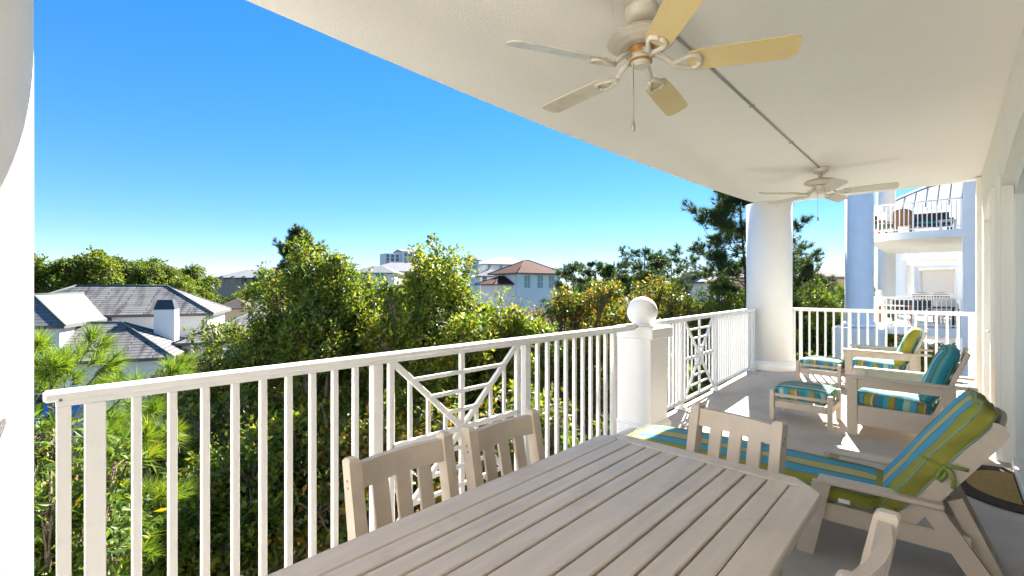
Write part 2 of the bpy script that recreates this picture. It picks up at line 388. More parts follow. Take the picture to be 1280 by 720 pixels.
# ------------------------------------------------------------------ the balcony
outer = [(-2.45, -3.2), (-2.56, -1.6), (-2.63, -.2), (-2.68, .76), (-2.705, 1.4), (-2.73, 2.3), (-2.74, 3.3), (-2.73, 4.4), (-2.71, 5.3), (-2.67, 6.5), (-2.62, 7.5), (-2.54, 8.6), (-2.48, 9.22)]
CEIL = 2.97
poly = outer+[(.9, 9.22), (.9, -3.2)]
mb = MB(); mb.prism([(x, y, CEIL) for x, y in poly], (0, 0, .30)); mb.build('ceiling', M['soffit'], kind='structure')
slab = [(-2.88, -3.2), (-2.88, .03), (-2.275, .05), (-2.275, 3.95), (-2.33, 4.45), (-2.42, 6.4), (-2.55, 8.66), (-2.88, 8.75), (-2.88, 9.62), (.9, 9.62), (.9, -3.2)]
mb = MB(); mb.prism([(x, y, -.30) for x, y in slab], (0, 0, .30)); mb.build('floor', M['floor'], kind='structure')

# own condo wall with two arched door openings
WX = .31
wall = empty('condo_wall', (WX, 4.0, 0), 'cream stucco condo wall with arched glass doors along the right side of the balcony', 'wall')
def arch(y0, y1, zs, rise, n=10):
    return [(y0+(y1-y0)*k/n, zs+rise*math.sin(PI*k/n)**.8) for k in range(n+1)]
openings = [(2.2, 5.55), (6.35, 8.25)]
ZS = 2.30; RISE = .18
mb = MB()
ys = [-3.2, 2.2, 5.55, 6.35, 8.25, 8.98]
for a, b in ((-3.2, 2.2), (5.55, 6.35), (8.25, 8.98)): mb.box((WX+.15, (a+b)/2, ZS/2), (.30, b-a, ZS), .006)
hdr = [(-3.2, ZS), (2.2, ZS)]+arch(2.2, 5.55, ZS, RISE)[1:-1]+[(5.55, ZS), (6.35, ZS)]+arch(6.35, 8.25, ZS, RISE)[1:-1]+[(8.25, ZS), (8.98, ZS), (8.98, CEIL-.002), (-3.2, CEIL-.002)]
mb.prism([(WX, y, z) for y, z in hdr], (.30, 0, 0))
mb.build('wall', M['wall'], wall)
mb = MB()
for a, b in ((5.55, 6.35),):    # proud pilaster strips beside the openings
    mb.box((WX-.015, 5.62, 1.2), (.03, .10, 2.4), .004); mb.box((WX-.015, 6.28, 1.2), (.03, .10, 2.4), .004)
mb.box((WX-.02, 8.9, 1.48), (.06, .16, 2.94), .004)
mb.build('trim', M['wall'], wall)
def glass_door(y0, y1, mull):
    x = WX+.12
    fm = MB()
    for y in [y0+.045, y1-.045]: fm.box((x, y, ZS/2), (.10, .09, ZS), .005)
    ar = arch(y0, y1, ZS, RISE)
    fm.prism([(x-.05, y, z-.002) for y, z in ar]+[(x-.05, y, z-.10) for y, z in arch(y0+.05, y1-.05, ZS, RISE)[::-1]], (.10, 0, 0))
    fm.box((x, (y0+y1)/2, .04), (.14, y1-y0-.18, .08), .004)
    for y in mull: fm.box((x-.01, y, ZS/2+.05), (.09, .11, ZS-.06), .005)
    fr = fm.build('glass_door', M['frame'], wall)
    g = MB(); g.prism([(x, y0+.06, .06), (x, y1-.06, .06)]+[(x, y, z-.05) for y, z in arch(y0+.06, y1-.06, ZS, RISE)[::-1]], (.012, 0, 0))
    g.build('pane', M['glass'], fr)
    h = MB(); ym = mull[0]-.02
    h.box((x-.075, ym, 1.02), (.02, .045, .16), .004); h.tube([(x-.085, ym, .97), (x-.13, ym, .97), (x-.13, ym-.10, .97)], .010)
    h.build('handle', M['grey_metal'], fr)
    c = MB(); n = int((y1-y0)*40); cv = []
    for k in range(n+1):
        y = y0+(y1-y0)*k/n; w = .03*math.sin(y*34)+.012*math.sin(y*71); cv += [(x+.22+w, y, .05), (x+.22+w, y, ZS+.2)]
    c.add(cv, [(2*k, 2*k+2, 2*k+3, 2*k+1) for k in range(n)], smooth=True)
    c.build('curtain', M['curtain'], fr, fix=False)
glass_door(2.2, 5.55, [3.3, 4.4]); glass_door(6.35, 8.25, [7.3])
mb = MB(); mb.box((WX+.6, 3.0, 1.4), (.05, 12.4, 3.0), .002); mb.build('room_backing', M['curtain'], wall)
mb = MB(); mb.box((WX+.135, 3.87, .012), (.13, 3.3, .024), .004); mb.box((WX+.135, 7.3, .012), (.13, 1.86, .024), .004)
mb.build('door_threshold', M['frame'], wall)

# columns
def column(x, y, r, label, z1=CEIL):
    root = empty('column', (x, y, 0), label, 'column', 'round white stucco columns of the balcony')
    MB().lathe((x, y, 0), [(r, .17), (r, z1-.002)], 72).build('shaft', M['stucco'], root)
    MB().lathe((x, y, 0), [(r+.07, .001), (r+.085, .03), (r+.085, .10), (r+.07, .125), (r+.03, .14), (r+.015, .17), (r-.01, .172)], 72).build('base', M['stucco'], root)
    return root
column(-2.40, -.372, .36, 'sunlit white stucco column filling the left edge of the photo')
column(-2.36, 9.17, .365, 'white round column at the far corner of the balcony next to the far railing')

# railings
RTOP = 1.10
def railing(label, p0, p1, posts, panels, ext=0, z0=0):
    """posts: list of (distance, width); panels: list of (start, end) for lattice panels"""
    p0 = Vector((*p0, z0)); p1 = Vector((*p1, z0)); L = (p1-p0).length; ux = (p1-p0).normalized(); nrm = Vector((-ux.y, ux.x, 0))
    root = empty('railing', (p0+p1)/2, label, 'railing', 'white metal balcony railings')
    at = lambda s, z, o=0: p0+ux*s+nrm*o+Vector((0, 0, z))
    tr = MB(); tr.bar(at(-.03, RTOP-.018), at(L+.03, RTOP-.018), .058, .036, b=.008); tr.bar(at(0, RTOP-.045), at(L, RTOP-.045), .040, .020, b=.002)
    tr.build('top_rail', M['paint'], root)
    for q in (.012, L-.012): MB().tube([at(q, RTOP-.030, -.0285), at(q, RTOP-.030, -.0305)], .005, 8).build('screw', M['screw'], root)
    br = MB(); br.bar(at(0, .09), at(L, .09), .036, .034, b=.003); br.build('bottom_rail', M['paint'], root)
    for s, w in posts:
        big = w > .04; m_ = MB(); zb = .005 if big else .106
        m_.bar(at(s, zb), at(s, RTOP-.055), w, w*.9 if big else .028, up=nrm, b=.003)
        if big: m_.bar(at(s, .003), at(s, .016), .11, .11, up=nrm, b=.002)
        m_.build('post' if big else 'baluster', M['paint'], root)
    for a, b in panels:
        m_ = MB(); c = (a+b)/2; za, zb = .11, RTOP-.055; zc = (za+zb)/2; w = .030
        for s0, z0_, s1, z1_ in ((a+.01, za, b-.01, zb), (a+.01, zb, b-.01, za)):
            m_.bar(at(s0, z0_), at(s1, z1_), .034, .026, up=nrm, b=.003)
        m_.bar(at(c, za, .003), at(c, zb, .003), .034, .026, up=nrm, b=.003)
        m_.bar(at(a, zc, -.003), at(b, zc, -.003), .034, .024, up=nrm, b=.003)
        hw = (b-a)/2; hh = (zb-za)/2
        for k in (.25, .5, .75):
            for sg in (-1, 1):
                # uprights between the diagonals on both flanks, level bars above and below
                m_.bar(at(c+sg*hw*k, zc-hh*k, .005), at(c+sg*hw*k, zc+hh*k, .005), .024, .018, up=nrm, b=.002)
                m_.bar(at(c-hw*k, zc+sg*hh*k, -.006), at(c+hw*k, zc+sg*hh*k, -.006), .024, .018, up=nrm, b=.002)
        # uprights carried on from the diagonal up to the rail on the flanks
        m_.build('lattice_panel', M['paint'], root)
        for s in (a, b):
            q = MB(); q.bar(at(s, za), at(s, zb), .034, .030, up=nrm, b=.003); q.build('baluster', M['paint'], root)
    return root
B = .029
seg1 = [(.02, .038), (.10, .056)]+[(.215+.109*k, B) for k in range(9)]+[(1.205, .056)]+[(2.39, .056)]+[(2.52+.1155*k, B) for k in range(9)]+[(3.575, .05)]
railing('nearest white balcony railing running from the left column to the ball topped pillar', (-2.2, .04), (-2.2, 3.64+.36), seg1, [(1.293, 2.30)])
seg2 = [(.05+.11*k, B) for k in range(8)]+[(.95, .056), (2.25, .056)]+[(2.38+.11*k, B) for k in range(17)]+[(4.30, .05)]
railing('white balcony railing between the ball topped pillar and the far round column', (-2.27, 4.38), (-2.49, 8.80), seg2, [(1.06, 2.13)])
seg3 = [(.02, .05), (.13, .05)]+[(.26+.117*k, B) for k in range(5)]+[(.83, .05)]+[(.95+.117*k, B) for k in range(11)]+[(2.26, .07)]
railing('short white end railing across the far end of the balcony behind the armchairs', (-2.03, 9.36), (.29, 9.36), seg3, [])

# pillar with a ball
def ball_pillar(x, y, z0, label, s=1.0, grp=None):
    root = empty('ball_pillar', (x, y, z0), label, 'pillar', grp)
    w = .36*s; h = 1.0
    MB().box((x, y, z0+.10+.43), (w, w, .87), .006).build('shaft', M['stucco'], root)
    m_ = MB(); m_.box((x, y, z0+.06), (w+.06, w+.06, .118), .008); m_.box((x, y, z0+.128), (w+.03, w+.03, .02), .008); m_.build('base', M['stucco'], root)
    m_ = MB(); m_.box((x, y, z0+1.015), (w+.08, w+.08, .105), .008); m_.box((x, y, z0+1.072), (w+.02, w+.02, .012), .005); m_.build('cap', M['stucco'], root)
    r = .148*s
    MB().lathe((x, y, z0+1.075), [(r*.62, 0), (r*.62, .022)]+[(r*math.sin(t)+.0003, r*.94-r*math.cos(t)) for t in [PI*(.17+.83*k/22) for k in range(23)]], 48).build('ball', M['stucco'], root)
    return root
ball_pillar(-2.225, 4.20, 0, 'square white stucco pillar with a ball on top midway along the balcony railing')

# ------------------------------------------------------------------ ceiling fans and conduit
def fan(x, y, phase, label, blade_m, iron_m, low_m):
    root = empty('ceiling_fan', (x, y, CEIL), label, 'ceiling fan', 'five blade ceiling fans')
    zb = 2.66; zh = 2.75
    MB().lathe((x, y, CEIL), [(.03, -.078), (.060, -.070), (.080, -.05), (.088, -.015), (.088, -.002)], 36).build('canopy', iron_m, root)
    MB().lathe((x, y, CEIL), [(.018, -.145), (.018, -.112), (.026, -.110), (.026, -.085), (.018, -.083), (.018, -.07)], 16).build('downrod', low_m, root)
    MB().bands((x, y, zh), [(0.03, -0.0022), (0.11, 0.0011), (0.15, 0.0146), (0.174, 0.0302), (0.18, 0.0336), (0.18, 0.0392), (0.168, 0.0398), (0.168, 0.047), (0.174, 0.0476), (0.174, 0.0515), (0.158, 0.0526), (0.158, 0.0594), (0.162, 0.0599), (0.16, 0.0633), (0.142, 0.0672), (0.11, 0.0784), (0.07, 0.0874), (0.03, 0.0918), (0.018, 0.0963)]).build('motor_housing', M['housing'], root, fix=False)
    MB().bands((x, y, zh), [(.001, -.100), (.038, -.100), (.050, -.090), (.054, -.074), (.056, -.073), (.057, -.050), (.068, -.046), (.072, -.036), (.072, -.012), (.064, -.003), (.03, 0)]).build('switch_housing', iron_m, root, fix=False)
    MB().bands((x, y, zh), [(.055, -.078), (.0595, -.076), (.0595, -.066), (.056, -.064)]).build('rust_band', low_m, root, fix=False)
    MB().bands((x, y, zh), [(.066, -.046), (.0745, -.040), (.0745, -.010), (.066, -.002)]).build('rust_band', low_m, root, fix=False)
    for k in range(5):
        a = math.radians(phase+72*k); e = Vector((math.cos(a), math.sin(a), 0)); t = Vector((-math.sin(a), math.cos(a), 0)); z = Vector((0, 0, 1))
        tilt = math.radians(-19 if k != 2 else 3); tt = t*math.cos(tilt)+z*math.sin(tilt); nn = z*math.cos(tilt)-t*math.sin(tilt)
        o = Vector((x, y, zb-.012))
        prof = [(.235, .048), (.25, .062), (.30, .066), (.45, .070), (.60, .073), (.72, .073), (.745, .062), (.757, .045), (.76, .02)]
        pts = [o+e*r+tt*w for r, w in prof]+[o+e*r-tt*w for r, w in prof[::-1]]
        bl = MB().prism(pts, nn*.007, mi=[0, 1]+[0]*len(pts)).build('blade', [blade_m if not (k in (2, 3) and blade_m == M['fan_blade']) else M['fan_white'], M['fan_white']], root)
        ir = MB(); dn = nn*-.006
        ir.tube([o+e*.06+z*.070, o+e*.12+z*.045+dn, o+e*.17+dn], [.018, .015, .014], 8)
        for sg in (-1, 1):
            ir.tube([o+e*.16+dn, o+e*.20+tt*sg*.022+dn, o+e*.25+tt*sg*.042+dn, o+e*.285+tt*sg*.040+dn, o+e*.298+tt*sg*.02+dn, o+e*.30+dn], [.014, .013, .012, .012, .013, .013], 8)
        ir.build('blade_iron', iron_m, bl)
    ch = MB(); cx, cy = x-.02, y-.045
    ch.tube([(cx, cy, zb+.005), (cx, cy, zb-.31)], .0028, 6); ch.lathe((cx, cy, zb-.365), [(.004, 0), (.010, .006), (.011, .03), (.007, .05), (.003, .058)], 14)
    ch.build('pull_chain', M['grey_metal'], root)
    return root
fan(-1.21, 2.27, 27, 'large near ceiling fan with yellowed blades and rusty hub above the dining table', M['fan_blade'], M['fan_white'], M['rust'])
fan(-1.18, 6.87, 7, 'smaller looking far ceiling fan with pale blades above the armchairs', M['fan_blade_pale'], M['fan_white'], M['fan_white'])
cd = MB(); cd.tube([(-1.185, 2.35, CEIL-.012), (-1.18, 6.79, CEIL-.012)], .008, 8)
for y in (2.9, 4.1, 5.4): cd.box((-1.183, y, CEIL-.012), (.034, .012, .021), .003)
tag(cd.build('conduit', M['pipe'], loc=(-1.18, 4.5, CEIL)), 'thin grey wiring conduit running along the ceiling between the two fans', 'conduit')

# ------------------------------------------------------------------ dining table and chairs
TX = -.77; TY0, TY1 = .10, 1.97; HW = .45; TZ = .74
tb = empty('dining_table', (TX, 1.03, 0), 'sand coloured slatted dining table with clipped corners in the foreground', 'table')
th = .028; ch_ = .10; ew = .085
def board(poly, name='slat'):
    # bevelled board: the top face a little smaller than the body
    c = Vector((sum(p[0] for p in poly)/len(poly), sum(p[1] for p in poly)/len(poly), 0)); e = .0035
    m_ = MB(); n = len(poly)
    ins = []
    for k in range(n):
        a = Vector((*poly[k-1], 0)); b_ = Vector((*poly[k], 0)); d = Vector((*poly[(k+1) % n], 0))
        u1 = (a-b_).normalized(); u2 = (d-b_).normalized(); bis = (u1+u2)
        sn = abs(u1.x*u2.y-u1.y*u2.x); q = b_+bis*(e/max(sn, .3)); ins.append((q.x, q.y))
    vs = [(x, y, TZ-th) for x, y in poly]+[(x, y, TZ-e) for x, y in poly]+[(x, y, TZ) for x, y in ins]
    fs = [tuple(range(n))[::-1], tuple(range(2*n, 3*n))]
    for lv in (0, n): fs += [(lv+i, lv+(i+1) % n, lv+n+(i+1) % n, lv+n+i) for i in range(n)]
    m_.add(vs, fs); return m_.build(name, M['table'], tb)
g = .004
board([(TX-HW, TY0+ch_), (TX-HW, TY1-ch_), (TX-HW+.045, TY1-.045), (TX-HW+.095, TY1-ew-.0), (TX-HW+.095, TY0+ew), (TX-HW+.045, TY0+.045)], 'side_board')
board([(TX+HW, TY1-ch_), (TX+HW, TY0+ch_), (TX+HW-.045, TY0+.045), (TX+HW-.095, TY0+ew), (TX+HW-.095, TY1-ew), (TX+HW-.045, TY1-.045)], 'side_board')
for sg, ye in ((1, TY1), (-1, TY0)):
    pts = [(TX-HW+.045+g, ye-sg*(.045-.001)), (TX-HW+.095, ye), (TX+HW-.095, ye), (TX+HW-.045-g, ye-sg*(.045-.001)), (TX+HW-.095-g*.5, ye-sg*(ew-g)), (TX-HW+.095+g*.5, ye-sg*(ew-g))]
    board(pts if sg < 0 else pts[::-1], 'end_board')
edges = [TX-.06, TX+.06]
spans = [(TX-.06, TX+.06)]
for k in range(4):
    spans += [(TX+.06+.07375*k, TX+.06+.07375*(k+1)), (TX-.06-.07375*(k+1), TX-.06-.07375*k)]
for a, b in spans: board([(a+g, TY0+ew+g), (b-g, TY0+ew+g), (b-g, TY1-ew-g), (a+g, TY1-ew-g)])
m_ = MB()
for sx in (-1, 1): m_.box((TX+sx*.33, 1.035, TZ-th-.045), (.03, 1.55, .088), .004)
for yy in (.27, 1.035, 1.80): m_.box((TX, yy, TZ-th-.04), (.63, .03, .076), .004)
m_.build('apron', M['table'], tb)
for sx in (-1, 1):
    for yy in (.30, 1.77): MB().box((TX+sx*.30, yy, (TZ-th)/2), (.075, .075, TZ-th-.002), .006).build('leg', M['table'], tb)

def dining_chair(x, y, rz, label, name='dining_chair'):
    """built facing +x with its back at local x=-.23"""
    root = empty(name, (0, 0, 0), label, 'chair', 'slat back dining chairs around the table')
    P_ = M['polyx']
    for sy in (-1, 1):
        m_ = MB(); yy = sy*.20
        pts = [(-.19, .01), (-.175, .30), (-.18, .46), (-.20, .62), (-.225, .76), (-.243, .862)]
        prev = None
        for k in range(len(pts)-1):
            (x0, z0), (x1, z1) = pts[k], pts[k+1]
        vs = []; w = .032
        for (px, pz), ww in zip(pts, [.03, .034, .034, .030, .028, .026]):
            for sx, s2 in ((-1, -1), (1, -1), (1, 1), (-1, 1)): vs.append((px+sx*ww, yy+s2*.0225, pz))
        for sx, s2 in ((-1, -1), (1, -1), (1, 1), (-1, 1)): vs.append((-.246+sx*.017, yy+s2*.014, .872))
        n = 7; fs = [(0, 1, 2, 3)[::-1], tuple(4*(n-1)+i for i in range(4))]+[(4*i+k, 4*i+(k+1) % 4, 4*i+4+(k+1) % 4, 4*i+4+k) for i in range(n-1) for k in range(4)]
        m_.add(vs, fs); m_.build('back_post', P_, root)
        MB().box((.20, yy, .22), (.05, .045, .44), .005).build('leg', P_, root)
        MB().box((.0, yy, .40), (.36, .025, .06), .004).build('side_rail', P_, root)
    # curved top rail
    m_ = MB(); vs = []; n = 9
    for k in range(n):
        yy = -.177+.354*k/(n-1); bow = -.022*math.cos(yy/.177*PI/2)
        for xx, zz in ((-.226+bow+.014, .765), (-.240+bow+.014, .85), (-.240+bow-.014, .85), (-.226+bow-.014, .765)): vs.append((xx, yy, zz))
    m_.add(vs, [(0, 1, 2, 3)[::-1], tuple(4*(n-1)+i for i in range(4))]+[(4*i+k, 4*i+(k+1) % 4, 4*i+4+(k+1) % 4, 4*i+4+k) for i in range(n-1) for k in range(4)])
    m_.build('top_rail', P_, root)
    for yy in (-.095, 0, .095):
        bow = -.02*math.cos(yy/.177*PI/2)
        MB().bar((-.178+bow*.3, yy, .47), (-.224+bow, yy, .77), .062, .016, up=(1, 0, .15), b=.003).build('back_slat', P_, root)
    MB().box((-.182, 0, .475), (.03, .354, .05), .004).build('lower_rail', P_, root)
    for k in range(5): MB().box((-.13+.082*k, 0, .44), (.072, .44, .022), .004).build('seat_slat', P_, root)
    MB().box((.20, 0, .395), (.025, .36, .06), .004).build('front_rail', P_, root)
    sp = MB()
    for sy in (-1, 1):
        for xx, zz_ in ((-.232, .80), (-.226, .776)): sp.tube([(xx+.0, sy*.2225, zz_), (xx, sy*.2232, zz_)], .006, 8)
        for zz_ in (.40, .36): sp.tube([(.20, sy*.2225, zz_), (.20, sy*.2232, zz_)], .006, 8)
    sp.build('screw_plug', M['screw'], root)
    root.location = (x, y, 0); root.rotation_euler = (0, 0, rz); root.scale = (1, 1, .985)
    return root
dc = dining_chair(-1.255, .955, 0, 'sand dining chair between table and railing, the one nearer the left column')
def chair_at(x, y, rz, label):
    c = copy_tree(dc); c.location = (x, y, 0); c.rotation_euler = (0, 0, rz); c['label'] = label
chair_at(-1.225, 1.465, 0, 'sand dining chair between table and railing, the one nearer the ball topped pillar')
chair_at(-.785, 2.08, math.radians(-90-11), 'sand dining chair at the far end of the table in front of the striped lounger')
chair_at(-.375, 1.375, math.radians(180-4), 'sand dining chair at the lower right seen edge on beside the table')

# ------------------------------------------------------------------ lounger
P_ = M['polyx']
lg = empty('sun_lounger', (-.75, 3.2, 0), 'sand reclining sun lounger with green and blue striped cushion right of the table', 'sun lounger')
Y0, Y1 = 2.925, 3.475
for yy in (Y0+.015, Y1-.015):
    MB().bar((-1.74, yy, .245), (.06, yy, .245), .03, .095, b=.005).build('side_rail', P_, lg)
for k in range(9): MB().box((-1.68+.165*k, 3.2, .282), (.12, Y1-Y0-.07, .02), .004).build('seat_slat', P_, lg)
MB().box((-1.72, 3.2, .245), (.03, Y1-Y0-.066, .09), .004).build('end_rail', P_, lg)
for yy, o in ((Y0, -1), (Y1, 1)):
    yl = yy+o*.002
    a = MB().box((-.285, yy, .418), (.50, .095, .024), .006).build('armrest', P_, lg)
    MB().prism([(-.635, yl-.016, .0), (-.555, yl-.016, .0), (-.475, yl-.016, .405), (-.56, yl-.016, .405)], (0, .032, 0)).build('leg', P_, lg)
    r = MB(); r.prism([(-.135, yl-.016, .405), (-.045, yl-.016, .405), (.215, yl-.016, .0), (.115, yl-.016, .0)], (0, .032, 0)); r.build('leg', P_, lg)
    MB().box((-1.62, yl-o*.034, .10), (.08, .03, .20), .004).build('leg', P_, lg)
    # adjusting frame behind the backrest
    MB().prism([(-.02, yy-o*.075-.012, .42), (.03, yy-o*.075-.012, .45), (.20, yy-o*.075-.012, .05), (.16, yy-o*.075-.012, .02)], (0, .024, 0)).build('back_support', P_, lg)
MB().box((.10, 3.2, .20), (.025, .40, .07), .004).build('cross_brace', P_, lg)
MB().box((.165, 3.2, .07), (.025, .40, .06), .004).build('cross_brace', P_, lg)
screws = MB()
for (x, z) in ((-.60, .10), (-.535, .30), (-.52, .36), (.10, .12), (-.03, .33)): screws.lathe((x, Y0-.021, z), [(.0055, 0), (.0055, .001)], 10)
sv = MB()
for (x, z) in ((-.595, .07), (-.53, .34), (-.545, .26), (.09, .14)):
    sv.tube([(x, Y0-.0165, z), (x, Y0-.0155, z)], .006, 10)
sv.build('screw', M['screw'], lg)
B0 = Vector((-.225, 0, .255)); B1 = Vector((.150, 0, .835)); bd = (B1-B0).normalized(); bn = Vector((-bd.z, 0, bd.x)); 
bk = empty('backrest', (0, 0, 0)); bk.parent = lg
for yy in (Y0+.022, Y1-.022):
    m_ = MB(); Y = Vector((0, yy-.0125, 0)); pr_ = []
    L = (B1-B0).length
    for s, w in ((0, .05), (.02, .055), (L-.06, .055), (L-.02, .045), (L, .022)): pr_.append(B0+bd*s+bn*-w+Y)
    for s, w in ((L, -.0), (L-.015, -.04), (L-.06, -.052), (.02, -.05), (0, -.04)): pr_.append(B0+bd*s+bn*-w+Y)
    m_.prism(pr_, (0, .025, 0)); m_.build('back_board', P_, lg)
bpy.data.objects.remove(bk)
for k in range(5):
    yy = Y0+.115+.08*k
    q0 = B0+bd*.06; q1 = B0+bd*((B1-B0).length+.02-.025*abs(k-2)); MB().bar(q0+Vector((0, yy, 0)), q1+Vector((0, yy, 0)), .07, .02, up=bn, b=.006).build('back_slat', P_, lg)
m_ = MB(); hp = []      # rounded head board
for k in range(13):
    a = PI*k/12; hp.append(B1+bd*(-.05+.085*math.sin(a))+bn*-.035+Vector((0, 3.2-.195*math.cos(a), 0)))
m_.prism(hp, bn*.022); m_.build('head_board', P_, lg)
sc = cushion((-.97, 3.2, .338), (1.52, .545, .105), n=6, crown=.12, res=(40, 24, 6), side_u=.0, seed=3)
cs = sc.build('seat_cushion', [M['stripe_lounge'], M['side_green']], lg)
Rb = Matrix((bd, Vector((0, 1, 0)), bn)).transposed()
bc = cushion(B0+bd*.36+bn*.056+Vector((0, 3.2, 0)), (.74, .55, .092), Rb, n=9, crown=.22, res=(40, 30, 8), side_u=.0, seed=5)
bcu = bc.build('back_cushion', [M['stripe_lounge'], M['side_green']], lg)
def bow(c, s, parent):
    m_ = MB(); c = Vector(c)
    def rib(pts, w=.016):
        pts = [c+Vector(p)*s for p in pts]; vs = []
        for k, p in enumerate(pts):
            t = (pts[min(k+1, len(pts)-1)]-pts[max(k-1, 0)]).normalized(); sd_ = t.cross(Vector((0, 1, 0)))
            if sd_.length < .1: sd_ = Vector((0, 0, 1))
            sd_.normalize(); n_ = t.cross(sd_)
            for a, b in ((-1, -1), (1, -1), (1, 1), (-1, 1)): vs.append(p+sd_*a*w*.5*s+n_*b*.0025)
        n = len(pts); m_.add(vs, [(0, 1, 2, 3), tuple(4*(n-1)+i for i in range(4))]+[(4*i+k, 4*i+(k+1) % 4, 4*i+4+(k+1) % 4, 4*i+4+k) for i in range(n-1) for k in range(4)], smooth=True)
    rib([(-.10, 0, .035), (-.06, -.006, .02), (-.02, -.012, .004), (0, -.015, 0)])
    rib([(0, -.015, 0), (.03, -.03, .012), (.07, -.03, .01), (.10, -.025, .006)], .02)
    rib([(0, -.015, 0), (-.02, -.03, -.03), (-.035, -.032, -.07), (-.02, -.03, -.085), (0, -.03, -.05), (0, -.015, 0)], .024)
    rib([(0, -.015, 0), (.025, -.03, -.02), (.04, -.03, -.07), (.035, -.028, -.115)], .022)
    m_.lathe(c+Vector((0, -.018*s, -.012*s)), [(.002, 0), (.013*s, .006*s), (.013*s, .018*s), (.002, .025*s)], 10)
    return m_.build('tie', M['green_tie'], parent)
bow((-.035, Y0+.004, .605), .8, bcu)
bow((-.27, Y0-.004, .345), .65, cs)
MB().box((-.42, Y0-.006, .325), (.05, .002, .022), .0005).build('care_tag', M['tag'], cs)

lg.rotation_euler = (0, 0, math.radians(4))
# ------------------------------------------------------------------ armchairs and ottomans
def armchair(x, y, label, back_side, seed):
    """faces -x; origin at the floor below its middle"""
    root = empty('armchair', (x, y, 0), label, 'armchair', 'sand armchairs with striped cushions')
    W = .72; hx = .44
    for s in (-1, 1):
        yy = y+s*(W/2-.03)
        MB().box((x-hx+.045, yy, .28), (.085, .045, .56), .005).build('leg', P_, root)
        MB().box((x+.30, yy, .28), (.085, .045, .56), .005).build('leg', P_, root)
        MB().box((x+.005, yy-s*.004, .572), (.94, .095, .024), .006).build('armrest', P_, root)
        ap = MB(); z0 = .56; z1 = .475
        pts = [(x-hx+.088, z0), (x-hx+.088, z1-.02), (x-hx+.10, z1-.018), (x-hx+.12, z1-.0), (x-hx+.15, z1+.005), (x+.257, z1+.005), (x+.257, z0)]
        ap.prism([(px, yy-.0125, pz) for px, pz in pts], (0, .025, 0)); ap.build('arm_apron', P_, root)
        MB().box((x-.07, yy, .205), (.65, .03, .19), .005).build('side_rail', P_, root)
    MB().box((x-hx+.05, y, .20), (.03, W-.11, .18), .005).build('front_rail', P_, root)
    for k in range(6): MB().box((x-.36+.11*k, y, .250-.010*k), (.09, W-.11, .02), .004).build('seat_slat', P_, root)
    b0 = Vector((x+.17, y, .20)); b1 = Vector((x+.42, y, .875)); d = (b1-b0).normalized(); nn = Vector((-d.z, 0, d.x))
    for s in (-1, 1):
        MB().bar(b0+Vector((0, s*.28, 0)), b1+Vector((0, s*.28, 0)), .05, .035, up=nn, b=.006).build('back_post', P_, root)
    for k in range(5):
        q = b0+d*(.14+.128*k); MB().bar(q-Vector((0, .255, 0)), q+Vector((0, .255, 0)), .09, .018, up=nn, b=.004).build('back_slat', P_, root)
    R_ = Matrix.Rotation(math.radians(4), 3, 'Y')
    cushion((x-.13, y, .352), (.66, W-.075, .19), R_, n=6, crown=.28, res=(22, 20, 8), seed=seed).build('seat_cushion', M['stripe'], root)
    Rb_ = Matrix((d, Vector((0, 1, 0)), nn)).transposed()
    cushion(b0+d*.42+nn*.10, (.58, W-.13, .17), Rb_, n=4.5, crown=.35, res=(22, 20, 8), side_u=.045, seed=seed+1).build('back_cushion', [M['stripe'], back_side], root)
    return root
def ottoman(x, y, rz, label, seed):
    root = empty('ottoman', (0, 0, 0), label, 'ottoman', 'striped ottomans in front of the armchairs')
    hx, hy = .285, .275
    for sx in (-1, 1):
        for sy in (-1, 1): MB().box((sx*(hx-.022), sy*(hy-.028), .168), (.044, .056, .336), .005).build('leg', P_, root)
    for sy in (-1, 1):
        MB().box((0, sy*(hy-.028), .185), (2*hx-.09, .028, .07), .004).build('side_rail', P_, root)
        MB().box((0, sy*(hy-.02), .285), (2*hx-.09, .022, .032), .004).build('guard_rail', P_, root)
    for sx in (-1, 1): MB().box((sx*(hx-.02), 0, .185), (.028, 2*hy-.114, .07), .004).build('end_rail', P_, root)
    for k in range(4): MB().box((-.17+.113*k, 0, .228), (.09, 2*hy-.09, .016), .003).build('seat_slat', P_, root)
    cushion((0, 0, .303), (2*hx-.05, 2*hy-.045, .165), None, n=6, crown=.28, res=(18, 16, 8), seed=seed).build('cushion', M['stripe'], root)
    root.location = (x, y, 0); root.rotation_euler = (0, 0, rz)
    return root
armchair(-.30, 5.92, 'nearer sand armchair with teal backed striped cushions beside the sun lounger', M['back_teal'], 11)
armchair(-.64, 8.33, 'farther sand armchair with lime green back cushion against the far railing', M['back_green'], 21)
ottoman(-1.145, 5.86, 0, 'nearer low ottoman with striped cushion in front of the teal backed armchair', 31)
ottoman(-1.40, 8.32, math.radians(-4), 'farther low ottoman with striped cushion crossed by railing shadows near the column', 41)

# door mat
dm = empty('door_mat', (.10, 4.85, 0), 'half round brown door mat with tan coir inset at the glass door', 'door mat')
def half(rx, ry, x0, n=20): return [(x0-rx*math.sin(PI*k/n), 4.86-ry*math.cos(PI*k/n)) for k in range(n+1)]
MB().prism([(x, y, .002) for x, y in half(.42, .50, .37)], (0, 0, .012)).build('border', M['mat_border'], dm)
MB().prism([(x, y, .0145) for x, y in half(.27, .35, .35)], (0, 0, .005)).build('inset', M['mat_inset'], dm)

